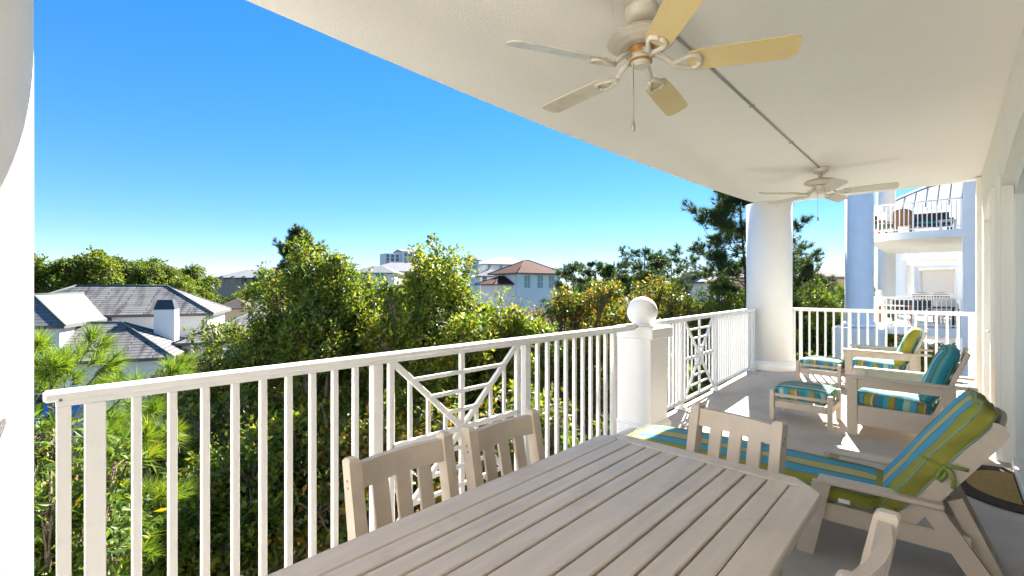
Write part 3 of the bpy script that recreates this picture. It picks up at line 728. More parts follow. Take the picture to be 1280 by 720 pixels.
# ------------------------------------------------------------------ neighbouring condo wings further along the facade
def seat_thing(kind, x, y, z, rz, label, frame, fabric, w=.7, arched=True, back=.85):
    root = empty(kind.replace(' ', '_'), (0, 0, 0), label, kind)
    for sx in (-1, 1):
        for sy in (-1, 1): MB().box((sx*.27, sy*(w/2-.04), .19), (.05, .05, .38), .004).build('leg', frame, root)
    MB().box((0, 0, .36), (.62, w, .08), .01).build('seat', frame, root)
    if fabric: cushion((-.02, 0, .44), (.56, w-.1, .12), None, crown=.3, res=(8, 8, 4)).build('cushion', fabric, root)
    n = 12; pr_ = [(.30, -w/2, .36)]+[(.30+.06*math.sin(PI*k/n), -w/2*math.cos(PI*k/n), (back-.22)+(.22*math.sin(PI*k/n)**.6 if arched else .2)) for k in range(n+1)]+[(.30, w/2, .36)]
    MB().prism(pr_, (.04, 0, 0)).build('backrest', frame, root)
    for sy in (-1, 1):
        MB().tube([(.30, sy*w/2, .62), (.0, sy*(w/2+.02), .60), (-.25, sy*(w/2+.01), .57), (-.29, sy*(w/2-.02), .36)], .025, 8).build('arm', frame, root)
    root.location = (x, y, z); root.rotation_euler = (0, 0, rz); return root
def table_thing(x, y, z, sx, sy, h, label, m):
    root = empty('patio_table', (x, y, z), label, 'table')
    MB().box((x, y, z+h-.02), (sx, sy, .04), .006).build('tabletop', m, root)
    for a in (-1, 1):
        for b in (-1, 1): MB().box((x+a*(sx/2-.06), y+b*(sy/2-.06), z+(h-.04)/2), (.06, .06, h-.041), .004).build('leg', m, root)
    return root

def wing(y0, L, label, levels, rail_group, solid_end=False):
    root = empty('condo_wing', (-1, y0, -7), label, 'building', 'neighbouring condo wings along the facade')
    x0, x1 = -2.35, .33; ST = 3.53
    for lv in levels:
        z = lv*ST
        MB().box(((x0+x1+3)/2, y0+L/2, z-.14), (x1-x0+3, L, .28), .006).build('balcony_slab', M['stucco'], root)
        MB().box(((x0+x1)/2, y0+L/2, z-.284), (x1-x0-.1, L-.1, .006), .001).build('soffit', M['soffit'], root)
    zt = (max(levels)+.98)*ST
    w_ = MB(); w_.box((x1+2, y0+.15, (zt-7)/2), (4, .28, zt+7), .01); w_.build('end_wall', M['stucco'], root)
    w_ = MB(); w_.box((x1+.35, y0+L/2+.15, (zt-7)/2), (.3, L-.32, zt+7), .01); w_.build('wall', M['wall'], root)
    for k, (a, b) in enumerate(((1.5, 3.6), (5.0, 7.6))):
        for lv in levels[:-1]:
            f_ = MB()
            for q in (a, b): f_.box((x1+.19, y0+q, lv*ST+1.2), (.06, .1, 2.4), .004)
            f_.box((x1+.19, y0+(a+b)/2, lv*ST+2.42), (.06, b-a+.1, .1), .004)
            d_ = f_.build('glass_door', M['frame'], root)
            MB().box((x1+.187, y0+(a+b)/2, lv*ST+1.2), (.02, b-a-.1, 2.3), .002).build('pane', M['pane'], d_)
    for cx, cy, r in ((-2.47, y0-.75 if y0 < 25 else y0+.4, .44), (-2.42, y0+L-.4, .40)):
        MB().lathe((cx, cy, 0), [(r+.14, .0), (r+.14, .10), (r+.06, .16), (r, .20), (r, zt)], 56).build('column', M['stucco'], root)
        MB().box((cx, cy, -3.51), (1.5, 1.5, 6.98), .02).build('column_base', M['stucco'], root)
    return root, ST
def wing_rail(x0, x1, y, z, label):
    root = empty('railing', ((x0+x1)/2, y, z), label, 'railing', 'railings of the neighbouring balconies')
    t = MB(); t.box(((x0+x1)/2, y, z+1.08), (x1-x0, .06, .05), .006); t.build('top_rail', M['paint'], root)
    t = MB(); t.box(((x0+x1)/2, y, z+.10), (x1-x0, .035, .04), .003); t.build('bottom_rail', M['paint'], root)
    n = int((x1-x0)/.125)
    for k in range(n+1):
        x = x0+(x1-x0)*k/n; big = k in (0, n, n//2)
        MB().box((x, y, z+.565 if not big else z+.53), (.055 if big else .032, .03, .89 if not big else 1.05), .003).build('post' if big else 'baluster', M['paint'], root)
    return root
w1, ST = wing(22.3, 9.0, 'nearest white condo wing with a big round column seen past the far railing', [-1, 0, 1, 2], '')
w2, _ = wing(39.5, 9.0, 'second white condo wing seen through the opening of the nearest wing', [-1, 0, 1], '')
w3, _ = wing(56.0, 9.0, 'farthest pale blue condo wing closing the row of balconies', [-1, 0, 1], '')
for y, lv, lb in ((22.42, 1, 'railing of the upper balcony of the nearest neighbouring wing'), (22.42, 0, 'railing of the lower balcony of the nearest neighbouring wing'),
                  (31.1, 0, 'railing at the far end of the nearest lower neighbouring balcony'), (39.6, 1, 'railing of the upper balcony of the second wing, seen as a row of dark slots'),
                  (39.6, 0, 'railing of the lower balcony of the second wing behind brown chairs')):
    wing_rail(-2.12 if y < 25 else -2.0, .30, y, lv*ST, lb)
ball_pillar(-2.15, 24.6, 0, 'white ball topped pillar on the lower neighbouring balcony', 1.0)
ball_pillar(-2.15, 24.6, ST, 'white ball topped pillar on the upper neighbouring balcony', 1.0)
seat_thing('armchair', -1.95, 23.6, ST, math.radians(160), 'brown armchair with teal cushion at the left of the upper neighbouring balcony', M['wicker'], M['teal_fabric'], .7, False, .9)
seat_thing('wicker chair', -1.28, 23.3, ST, math.radians(-95), 'tall brown wicker chair with round arched back on the upper neighbouring balcony', M['wicker'], None, .58, True, .95)
seat_thing('settee', -.55, 24.1, ST, math.radians(100), 'dark settee with teal cushions on the upper neighbouring balcony', M['dark_wicker'], M['teal_fabric'], 1.2, False, .9)
table_thing(-.05, 23.2, ST, .5, .5, .42, 'low pale side table at the right of the upper neighbouring balcony', M['pale_fabric'])
table_thing(-1.55, 23.5, 0, 1.1, .8, .76, 'orange brown wooden table at the left of the lower neighbouring balcony', M['wood'])
seat_thing('sofa', -1.05, 25.6, 0, math.radians(90), 'navy sofa behind the wooden table on the lower neighbouring balcony', M['dark_wicker'], M['navy_fabric'], 1.5, False, .95)
table_thing(-.45, 23.4, 0, 1.2, .9, .74, 'dark brown wooden table at the right of the lower neighbouring balcony', M['dark_wicker'])
seat_thing('covered chair', -.25, 25.2, 0, math.radians(70), 'pale fabric covered chair behind the dark table on the lower neighbouring balcony', M['pale_fabric'], M['pale_fabric'], .75, True, 1.05)
seat_thing('covered chair', .02, 24.0, 0, math.radians(100), 'small white covered chair at the right end of the lower neighbouring balcony', M['pale_fabric'], M['pale_fabric'], .6, True, .95)
seat_thing('wicker chair', -1.35, 40.8, 0, math.radians(-90), 'brown arched chair back on the second wing, the left one', M['wicker'], None, .9, True, 1.15)
seat_thing('wicker chair', -.45, 40.8, 0, math.radians(-90), 'brown arched chair back on the second wing, the right one', M['wicker'], None, .9, True, 1.15)
# curved canopy roof seen through the upper balcony
cp = empty('canopy_roof', (0, 36, 5), 'curved white canopy roof with dark blue frame beyond the upper neighbouring balcony', 'canopy')
a_ = [(-2.5+3.3*k/14, 6.0+1.25*math.sin(PI/2*(.15+.85*k/14))) for k in range(15)]
c_ = MB(); vs = []
for x, z in a_: vs += [(x, 33.8, z), (x, 36.2, z+.3)]
c_.add(vs, [(2*k, 2*k+2, 2*k+3, 2*k+1) for k in range(14)]); o_ = c_.build('canopy', M['paint'], cp, fix=False); o_.modifiers.new('thickness', 'SOLIDIFY').thickness = .06
MB().tube([(x, 33.75, z) for x, z in a_], .07, 6).build('rim', M['blue_frame'], cp)
f_ = MB()
for k in range(1, 15, 2): f_.tube([(a_[k][0]-.12, 33.8, 5.9), (a_[k][0], 33.8, a_[k][1])], .03, 6)
f_.build('frame', M['blue_frame'], cp)
MB().prism([(-2.48, 34.2, 5.9)]+[(x, 34.2, z-.05) for x, z in a_]+[(.78, 34.2, 5.9)], (0, .03, 0)).build('panel', M['paint'], cp)  # white sheet painting in the bright haze behind the mullions
MB().box((-.75, 34.6, 4.75), (3.5, .1, 2.4), .01).build('screen_wall', M['stucco'], cp)
MB().box((1.3, 64.6, 0), (8, .3, 9), .01).build('end_wall', M['stucco'], w3)

# unseen wing added behind the camera to bounce sunlight onto this balcony
bounce_wing = empty('condo_wing', (-1, -9, -7), 'unseen white wing block added behind the camera to bounce sunlight onto the balcony', 'building', 'neighbouring condo wings along the facade')
MB().box((-1.0, -9.5, 1), (9, 5, 16), .02).build('wall', M['stucco'], bounce_wing)
# ------------------------------------------------------------------ ground
G = -7.0
mb = MB(); n = 40; vs = []; xs = sorted(set([-4000, -1500, -600, -300]+[-200+10*k for k in range(41)]+[300, 600, 1500, 4000]))
for x in xs:
    for y in xs:
        vs.append((x, y, G+.5*math.sin(x*.13)*math.cos(y*.11)))
N_ = len(xs); mb.add(vs, [(i*N_+j, (i+1)*N_+j, (i+1)*N_+j+1, i*N_+j+1) for i in range(N_-1) for j in range(N_-1)], smooth=True)
mb.build('ground', M['ground'], kind='structure')

# ------------------------------------------------------------------ houses
class Plot:
    """local frame of a building: x along its front, y away from it"""
    def __init__(s, px, d, deg):
        a = (px-640)/FPX*d; s.o = FW*d+RT*a; t = math.radians(deg)
        s.x = RT*math.cos(t)+FW*math.sin(t); s.y = -RT*math.sin(t)+FW*math.cos(t)
    def p(s, x, y, z): v = s.o+s.x*x+s.y*y; return Vector((v.x, v.y, z))
    def R(s): return Matrix((s.x, s.y, Vector((0, 0, 1)))).transposed()
def hip_roof(P, x0, x1, y0, y1, ze, zr, m, parent, name='roof', along='x', gable=(0, 0), inset=None, fascia=.16):
    f = (lambda x, y, z: P.p(x, y, z)) if along == 'x' else (lambda x, y, z: P.p(y, x, z))
    if along != 'x': x0, x1, y0, y1 = y0, y1, x0, x1
    ym = (y0+y1)/2; hd = (y1-y0)/2 if inset is None else inset
    r0 = f(x0+(.001 if gable[0] else hd), ym, zr); r1 = f(x1-(.001 if gable[1] else hd), ym, zr)
    c = [f(x0, y0, ze), f(x1, y0, ze), f(x1, y1, ze), f(x0, y1, ze)]
    mb = MB()
    def face(q):
        e = (q[1]-q[0]).normalized(); nrm = e.cross(q[2]-q[0]).normalized(); u = nrm.cross(e)
        if u.z < 0: u = -u
        mb.add(q, [tuple(range(len(q)))], [[((p-q[0]).dot(e)+q[0].length % 5, (p-q[0]).dot(u)) for p in q]])
    face([c[0], c[1], r1, r0]); face([c[2], c[3], r0, r1]); face([c[1], c[2], r1]); face([c[3], c[0], r0])
    o = mb.build(name, m, parent, fix=False)
    fm = MB(); lo = [p-Vector((0, 0, fascia)) for p in c]; up = [p-Vector((0, 0, .004)) for p in c]
    fm.add(up+lo, [(0, 1, 5, 4), (1, 2, 6, 5), (2, 3, 7, 6), (3, 0, 4, 7), (4, 5, 6, 7)]); fm.build('fascia', M['fascia'], o)
    rc = MB()
    rc.tube([r0, r1], .07, 6)
    for q, r in ((c[0], r0), (c[3], r0), (c[1], r1), (c[2], r1)): rc.tube([q, r], .07, 6)
    if m in (M['slate'], M['slate_pale'], M['terracotta']): rc.build('ridge_cap', M['slate_pale'] if m != M['terracotta'] else M['terracotta'], o)
    return o
def wbox(P, x0, x1, y0, y1, z0, z1, m, name, parent, b=.01):
    return MB().box(P.p((x0+x1)/2, (y0+y1)/2, (z0+z1)/2), (x1-x0, y1-y0, z1-z0), b, P.R()).build(name, m, parent)
def win(P, x, y, z, w, h, parent, face='y', pane='pane', arched=False, frame='house_white'):
    """window standing 3 cm proud of the wall plane; face y looks along -y, face x along +x"""
    t = .05
    if face == 'y': c0 = lambda a, b_, o: P.p(x+a, y-o, z+b_)
    else: c0 = lambda a, b_, o: P.p(x+o, y+a, z+b_)
    fr = MB(); out = [c0(-w/2-t, -h/2-t, .02), c0(w/2+t, -h/2-t, .02)]; n = 8
    if arched: out += [c0((w/2+t)*math.cos(PI*k/n), h/2+(w/2+t)*math.sin(PI*k/n), .02) for k in range(n+1)]
    else: out += [c0(w/2+t, h/2+t, .02), c0(-w/2-t, h/2+t, .02)]
    dv = (c0(0, 0, .05)-c0(0, 0, .0))
    fr.prism(out, dv); f_ = fr.build('window', M[frame], parent)
    pn = MB(); inn = [c0(-w/2, -h/2, .075), c0(w/2, -h/2, .075)]
    if arched: inn += [c0(w/2*math.cos(PI*k/n), h/2+w/2*math.sin(PI*k/n), .075) for k in range(n+1)]
    else: inn += [c0(w/2, h/2, .075), c0(-w/2, h/2, .075)]
    pn.prism(inn, dv*.2); pn.build('pane', M[pane], f_)
    if w > .5:
        mu = MB(); mu.box(c0(0, 0, .09), (.05, .03, h) if face == 'y' else (.03, .05, h), .003, P.R()); mu.box(c0(0, 0, .092), (w, .03, .05) if face == 'y' else (.03, w, .05), .003, P.R())
        mu.build('muntin', M[frame], f_)

P1 = Plot(266.5, 31, 23)
wh = empty('house', P1.p(-5, 0, G), 'white house with weathered grey tile hip roofs and square chimney at the left', 'house')
wbox(P1, -11.6, -.4, .4, 6.6, G, -.31, M['house_white'], 'wall', wh)
wbox(P1, -9.7, -5.9, -5.2, 1, G, -.55, M['house_white'], 'wall', wh)
wbox(P1, -8.6, -1.1, -5.9, .5, G, -2.40, M['house_white'], 'wall', wh)
wbox(P1, -1.05, 7.6, -3.2, 4, G, -1.95, M['house_white'], 'wall', wh)
hip_roof(P1, -12, 0, 0, 7, -.27, 1.62, M['slate'], wh)
hip_roof(P1, -10.0, -5.6, -5.5, 5.6, -.5, 1.10, M['slate_pale'], wh, along='y')
hip_roof(P1, -9.2, -.7, -6.3, .42, -2.33, -.54, M['slate'], wh)
hip_roof(P1, -1.45, 8, -3.6, 4.4, -1.87, -.2, M['slate'], wh)
chm = wbox(P1, -2.65, -1.6, -2.4, -1.4, -6.9, .12, M['house_white'], 'chimney', wh)
m_ = MB(); q0 = [P1.p(a, b_, .13) for a, b_ in ((-2.67, -2.42), (-1.58, -2.42), (-1.58, -1.38), (-2.67, -1.38))]; q1 = [P1.p(a, b_, .72) for a, b_ in ((-2.5, -2.25), (-1.75, -2.25), (-1.75, -1.55), (-2.5, -1.55))]
m_.add(q0+q1, [(0, 1, 2, 3), (4, 5, 6, 7), (0, 1, 5, 4), (1, 2, 6, 5), (2, 3, 7, 6), (3, 0, 4, 7)]); m_.build('chimney_cap', M['dark_cap'], chm)
win(P1, -3.6, -5.9, -3.9, 1.3, 1.2, wh, arched=True); win(P1, -6.6, -5.9, -3.9, 1.3, 1.2, wh, arched=True); win(P1, -1.1, -4.6, -4.0, .9, 2.0, wh, face='x')
win(P1, -5.9, -3.6, -1.6, .1, .1, wh, face='x'); win(P1, 1.5, -3.2, -3.8, 1.2, 1.6, wh); win(P1, 4.5, -3.2, -3.8, 1.2, 1.6, wh)
aw = empty('awning', P1.p(-5.6, -7.2, -4.6), 'faded blue awning below the white house seen between the first balusters', 'awning')
m_ = MB(); m_.add([P1.p(-7, -8.6, -4.85), P1.p(-4.3, -8.6, -4.85), P1.p(-4.3, -6.6, -4.3), P1.p(-7, -6.6, -4.3)]+[P1.p(-7, -8.6, -4.91), P1.p(-4.3, -8.6, -4.91), P1.p(-4.3, -6.6, -4.36), P1.p(-7, -6.6, -4.36)], [(0, 1, 2, 3), (4, 5, 6, 7), (0, 1, 5, 4), (1, 2, 6, 5), (2, 3, 7, 6), (3, 0, 4, 7)]); m_.build('canopy', M['awning'], aw)
m_ = MB()
for x in (-6.9, -4.4): m_.bar(P1.p(x, -8.5, G), P1.p(x, -8.5, -4.9), .07, .07, up=(1, 0, 0))
m_.build('post', M['fascia'], aw)
fe = empty('fence', P1.p(-4, -9.6, G), 'dark vertical picket fence in front of the white house', 'fence')
m_ = MB()
for k in range(60): m_.box(P1.p(-9+.16*k, -9.6, G+.75), (.035, .03, 1.5), .002, P1.R())
for z in (.3, 1.3): m_.box(P1.p(-4.2, -9.575, G+z), (9.6, .03, .06), .002, P1.R())
m_.build('picket_panel', M['fence'], fe)
m_ = MB()
for k in range(6): m_.box(P1.p(-9+1.9*k, -9.66, G+.8), (.09, .08, 1.65), .003, P1.R())
m_.build('post', M['fence'], fe)

def building(px, d, deg, w, dep, zt, roof_h, wall_m, roof_m, label, wins=(), cat='house', name='house', over=.5, along='x', gable=(0, 0), parent=None, group=None):
    """front left corner at px, d"""
    P = Plot(px, d, deg); r = empty(name, P.p(w/2, dep/2, G), label, cat, group)
    wbox(P, 0, w, 0, dep, G, zt-.18, M[wall_m], 'wall', r)
    if roof_h: hip_roof(P, -over, w+over, -over, dep+over, zt, zt+roof_h, M[roof_m], r, along=along, gable=gable)
    else: wbox(P, -.2, w+.2, -.2, dep+.2, zt-.18, zt, M[roof_m], 'parapet', r)
    for x, z, ww, hh, pane, ar in wins: win(P, x, 0, z, ww, hh, r, pane=pane, arched=ar, frame='house_white' if wall_m != 'house_tan' else 'house_tan')
    return r, P
zz = lambda py, d: EYE+(360-py)*d/FPX
# red tiled house
r, P = building(648, 62, 32, 7.2, 6.6, zz(341, 62), 2.0, 'house_blue', 'terracotta', 'two storey house with terracotta tile hip roof and louvred shutters', over=.75)
for x in (1.4, 3.6, 5.6):
    win(P, x, 0, zz(352, 62), .9, 1.7, r, pane='louver', frame='house_blue')
win(P, 3.6, 0, -3.5, 1.0, 1.6, r, pane='louver', frame='house_blue')
wbox(P, -.012, .9, .9, 6.7, G, zz(341, 62)-.2, M['house_white'], 'wall', r)
wbox(P, -2.6, -.02, 1.5, 6, G, zz(356, 62), M['house_white'], 'wall', r); hip_roof(P, -3.4, .0, 1.0, 6.4, zz(355, 62), zz(345, 64), M['terracotta'], r, name='roof', gable=(0, 1))
building(268, 95, 6, 16, 9, zz(347, 95), 1.9, 'house_tan', 'metal_roof', 'long low tan building with pale metal roof behind the trees at left', [(1.5+2.2*k, zz(352, 95), 1.1, 1.2, 'pane', True) for k in range(7)])
building(452, 105, 10, 17, 12, zz(339, 105), 2.4, 'house_tan', 'metal_roof', 'tan arcaded building with pale roof below the far white hotel', [(8.0+2.4*k, zz(345.5, 105), 1.6, 1.0, 'pane', True) for k in range(4)])
building(440, 92, 0, 8.5, 6, zz(341, 92), 1.5, 'house_white', 'metal_roof', 'white cottage with teal window in front of the arcaded building', [(5.8, zz(346, 92), 1.9, 1.7, 'teal_pane', False)])
hr, HP = building(503, 260, 35, 11.5, 14, zz(314, 260), 1.6, 'house_white', 'metal_roof', 'tall white hotel block standing far away above the treetops', [(2+3*k, zz(318+5*j, 260), 1.5, 1.8, 'pane', False) for k in range(4) for j in range(4)], cat='hotel', name='hotel', over=.4, gable=(1, 1))
wbox(HP, -9, -.05, 3, 12, G, zz(317, 260), M['house_white'], 'wall', hr)
for j in range(4):
    for k in range(3): win(HP, -7.5+2.8*k, 3, zz(320+4.5*j, 260), 1.7, 1.7, hr, pane='pane')
building(606, 118, 22, 14, 11, zz(330, 118), 2.3, 'house_white', 'metal_roof', 'large white house with pale grey hip roof behind the terracotta roof', [(1.2+3.2*k, zz(334, 118), .8, 1.7, 'louver', False) for k in range(4)])
building(588, 112, 40, 2.6, 2.6, zz(325, 112), 1.5, 'house_blue', 'metal_roof', 'small square tower with pyramid roof left of the large white house', [(1.3, zz(331, 112), .9, 1.6, 'louver', False)], cat='tower', name='tower')
building(600, 78, 12, 4.5, 5, zz(345, 78), 1.5, 'house_white', 'metal_roof', 'white cottage with bright pale roof between tower and terracotta house', [(.8, zz(349, 78), .7, .8, 'pane', False)])
building(274, 46, 20, 2.6, 3, zz(385, 46), .95, 'house_tan', 'brown_roof', 'small outbuilding with brown pointed roof behind the white house', cat='outbuilding', name='outbuilding', along='y')
building(318, 52, 30, 2.8, 3, zz(375, 52), .9, 'house_white', 'metal_roof', 'small white gabled outbuilding peeping over the trees', cat='outbuilding', name='outbuilding', along='y', gable=(1, 1))
building(1004, 44, 30, 9, 8, zz(345, 44), 1.4, 'house_tan', 'brown_roof', 'tan house with dark brown roof right of the far round column', [(2, zz(352, 44), 1, 1, 'pane', False), (4.4, zz(352, 44), 1, 1, 'pane', False)])
building(884, 48, 20, 2.6, 5, zz(352, 48), 1.2, 'house_white', 'metal_roof', 'pale house half hidden behind the tall pine', [(1.3, zz(358, 48), .9, 1.2, 'pane', False)])

# ------------------------------------------------------------------ vegetation
def big_mesh(name, V, F, m, smooth=False):
    me = bpy.data.meshes.new(name); nf, k = F.shape
    me.vertices.add(len(V)); me.vertices.foreach_set('co', V.astype(np.float32).ravel())
    me.loops.add(nf*k); me.loops.foreach_set('vertex_index', F.astype(np.int32).ravel())
    me.polygons.add(nf); me.polygons.foreach_set('loop_start', np.arange(0, nf*k, k, dtype=np.int32))
    me.update(calc_edges=True); me.materials.append(m)
    return me
def unit(v): return v/np.maximum(np.linalg.norm(v, axis=1, keepdims=True), 1e-6)
def leaves(rg, C, out, ln, wd, up=.5, spread=1.0):
    """one folded leaf per row of C; out = the way each clump faces"""
    n = len(C); ax = unit(out*.9+rg.normal(size=(n, 3))*spread+np.array([0, 0, up*.4]))
    nr = unit(rg.normal(size=(n, 3))*.7+np.array([0, 0, 1.0])+out*.4)
    sd_ = unit(np.cross(ax, nr)); nr = np.cross(sd_, ax)
    q_ = rg.uniform(.5, 1.35, (n, 1)); L = ln*q_; W = wd*q_*rg.uniform(.75, 1.2, (n, 1))
    a = C; b = C+ax*L*.45+sd_*W*.5+nr*W*.18; c = C+ax*L-nr*L*.10; d = C+ax*L*.45-sd_*W*.5+nr*W*.18
    V = np.stack([a, b, c, d], 1).reshape(-1, 3); i = np.arange(n)*4
    return V, np.concatenate([np.stack([i, i+1, i+2], 1), np.stack([i, i+2, i+3], 1)])
def broadleaf(seed, rx, rz, n_clump, per, ln, wd, leaf, bark, base_z, clump_r=.22, lobes=9, shoots=0, hollow=.25, name='tree', skirt=.0):
    """crown centred on the origin; base_z is the ground below it"""
    rg = np.random.default_rng(seed); rnd = random.Random(seed)
    lc = []; 
    for k in range(lobes):
        a = 2*PI*(k*.382+rnd.random()*.2); e = rnd.uniform(-.8, .9); r = rnd.uniform(.35, .92)
        lc.append((math.cos(a)*math.sqrt(max(0, 1-e*e))*r*rx, math.sin(a)*math.sqrt(max(0, 1-e*e))*r*rx, e*r*1.1*rz, rnd.uniform(.20, .40)*rx))
    lc.append((rnd.uniform(-.2, .2)*rx, 0, .62*rz, .36*rx)); lc.append((0, 0, 0, .5*rx))
    lc = np.array(lc)
    w = lc[:, 3]**2; w /= w.sum(); pick = rg.choice(len(lc), n_clump, p=w)
    dirs = unit(rg.normal(size=(n_clump, 3))+np.array([0, 0, .45])); rad = (hollow+(1-hollow)*rg.random((n_clump, 1)))**.5*rg.uniform(.6, 1.3, (n_clump, 1))
    cc = lc[pick, :3]+dirs*rad*lc[pick, 3:4]*np.array([1, 1, min(1.2, rz/rx)])
    if shoots:
        q = []
        for k in range(shoots):
            x, y = rnd.uniform(-.45, .45)*rx, rnd.uniform(-.45, .45)*rx; h = rnd.uniform(.7, 1.03)*rz
            for t in range(7): q.append((x+rnd.uniform(-.12, .12), y+rnd.uniform(-.12, .12), h-.16*t+.1))
        cc = np.concatenate([cc, np.array(q)]); dirs = np.concatenate([dirs, np.tile([[0, 0, 1.]], (len(q), 1))])
    nc = len(cc); cnt = rg.poisson(per, nc).clip(3)
    idx = np.repeat(np.arange(nc), cnt); od = unit(rg.normal(size=(len(idx), 3))+dirs[idx]*.7)
    C = cc[idx]+od*clump_r*rg.random((len(idx), 1))**.6*rg.uniform(.7, 1.3, (nc, 1))[idx]
    V, F = leaves(rg, C, od, ln, wd)
    crown = big_mesh('crown', V, F, leaf)
    t = MB(); top = Vector((0, 0, -.35*rz)); b0 = Vector((rnd.uniform(-.3, .3), rnd.uniform(-.3, .3), base_z)); R0 = .085*rx+.03
    t.tube([b0, b0.lerp(top, .5)+Vector((rnd.uniform(-.15, .15), rnd.uniform(-.15, .15), 0)), top], [R0*1.3, R0, R0*.8], 8)
    for k, q in enumerate(lc):
        e = Vector(q[:3]); s0 = b0.lerp(top, rnd.uniform(.6, 1)); m1 = s0.lerp(e, .5)+Vector((rnd.uniform(-.2, .2), rnd.uniform(-.2, .2), rnd.uniform(.0, .3)))*rx*.3
        t.tube([s0, m1, e], [R0*.55, R0*.36, R0*.18], 6, cap=False)
        for j in np.where(pick == k)[0][:26]:
            f_ = Vector(cc[j]); f_ = e+(f_-e)*rnd.uniform(.9, 1.3); t.tube([e.lerp(m1, rnd.random()*.6), e.lerp(f_, .5)+Vector((rnd.uniform(-.1, .1), rnd.uniform(-.1, .1), .05)), f_], [R0*.13, R0*.09, .005], 4, cap=False)
    return crown, t, b0
def place(kind, crown, trunk_mb, loc, label, cat, group, scale=1, rz=0, bark='bark', base=None):
    o = empty(kind, (0, 0, 0), label, cat, group)
    c = bpy.data.objects.new('crown', crown); COL.objects.link(c); c.parent = o
    trunk_mb.build('trunk', M[bark], o, fix=False)
    o.location = loc; o.scale = (scale,)*3; o.rotation_euler = (0, 0, rz); return o
def at(px, d, z): v = FW*d+RT*((px-640)/FPX*d); return (v.x, v.y, z)

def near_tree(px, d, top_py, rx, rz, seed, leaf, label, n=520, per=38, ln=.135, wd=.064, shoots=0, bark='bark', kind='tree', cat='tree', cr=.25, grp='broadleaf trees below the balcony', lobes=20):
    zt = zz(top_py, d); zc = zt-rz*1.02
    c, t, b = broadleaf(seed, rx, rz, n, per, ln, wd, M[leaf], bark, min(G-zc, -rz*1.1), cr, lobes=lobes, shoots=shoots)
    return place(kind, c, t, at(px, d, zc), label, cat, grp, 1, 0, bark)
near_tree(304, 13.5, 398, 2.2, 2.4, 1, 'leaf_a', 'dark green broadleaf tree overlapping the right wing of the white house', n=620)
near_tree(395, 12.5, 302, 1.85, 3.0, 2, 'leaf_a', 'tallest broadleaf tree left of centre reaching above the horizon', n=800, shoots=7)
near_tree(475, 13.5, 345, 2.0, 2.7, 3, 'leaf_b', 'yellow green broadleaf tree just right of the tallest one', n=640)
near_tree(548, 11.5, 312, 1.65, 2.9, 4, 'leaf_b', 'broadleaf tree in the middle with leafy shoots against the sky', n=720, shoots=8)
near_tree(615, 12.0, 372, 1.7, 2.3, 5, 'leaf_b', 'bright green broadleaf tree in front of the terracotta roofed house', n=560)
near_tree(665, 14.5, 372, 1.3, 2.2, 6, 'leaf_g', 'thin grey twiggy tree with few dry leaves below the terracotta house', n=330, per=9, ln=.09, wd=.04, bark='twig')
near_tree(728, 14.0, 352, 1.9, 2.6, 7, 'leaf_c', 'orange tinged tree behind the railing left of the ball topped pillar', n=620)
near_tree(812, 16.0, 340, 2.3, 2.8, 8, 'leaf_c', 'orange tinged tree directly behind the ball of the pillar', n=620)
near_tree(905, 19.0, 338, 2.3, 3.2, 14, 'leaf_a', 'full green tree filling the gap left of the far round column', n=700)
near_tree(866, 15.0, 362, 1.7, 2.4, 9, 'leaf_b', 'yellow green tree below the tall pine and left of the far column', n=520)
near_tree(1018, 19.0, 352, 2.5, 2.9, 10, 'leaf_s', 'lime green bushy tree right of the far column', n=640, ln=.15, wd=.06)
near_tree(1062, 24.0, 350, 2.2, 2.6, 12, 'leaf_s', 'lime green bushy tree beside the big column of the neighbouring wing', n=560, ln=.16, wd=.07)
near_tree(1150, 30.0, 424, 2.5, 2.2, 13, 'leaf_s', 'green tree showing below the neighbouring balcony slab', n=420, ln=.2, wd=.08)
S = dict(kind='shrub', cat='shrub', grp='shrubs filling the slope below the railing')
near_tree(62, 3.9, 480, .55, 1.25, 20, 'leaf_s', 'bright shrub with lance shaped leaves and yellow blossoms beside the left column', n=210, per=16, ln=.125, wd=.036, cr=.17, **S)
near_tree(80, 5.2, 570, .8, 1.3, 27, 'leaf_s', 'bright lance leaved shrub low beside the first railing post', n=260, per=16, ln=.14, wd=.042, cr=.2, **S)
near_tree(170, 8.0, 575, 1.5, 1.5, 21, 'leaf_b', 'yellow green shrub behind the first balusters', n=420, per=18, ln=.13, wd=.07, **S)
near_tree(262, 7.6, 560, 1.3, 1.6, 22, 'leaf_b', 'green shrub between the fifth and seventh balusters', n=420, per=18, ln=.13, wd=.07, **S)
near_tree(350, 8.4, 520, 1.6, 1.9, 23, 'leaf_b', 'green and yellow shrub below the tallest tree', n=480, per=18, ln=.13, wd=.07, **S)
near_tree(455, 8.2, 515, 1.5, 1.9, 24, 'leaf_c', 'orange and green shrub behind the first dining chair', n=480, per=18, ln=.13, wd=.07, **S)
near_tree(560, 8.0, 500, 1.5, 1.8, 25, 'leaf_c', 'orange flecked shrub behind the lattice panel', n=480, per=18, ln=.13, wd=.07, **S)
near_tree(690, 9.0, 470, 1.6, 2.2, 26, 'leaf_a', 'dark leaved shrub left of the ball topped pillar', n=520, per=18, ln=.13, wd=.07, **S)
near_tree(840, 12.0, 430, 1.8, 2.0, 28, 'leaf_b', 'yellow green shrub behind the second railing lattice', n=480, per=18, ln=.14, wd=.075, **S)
near_tree(238, 10.5, 492, 1.7, 2.0, 29, 'leaf_a', 'dark leaved shrub in front of the white house', n=460, per=18, ln=.14, wd=.075, **S)
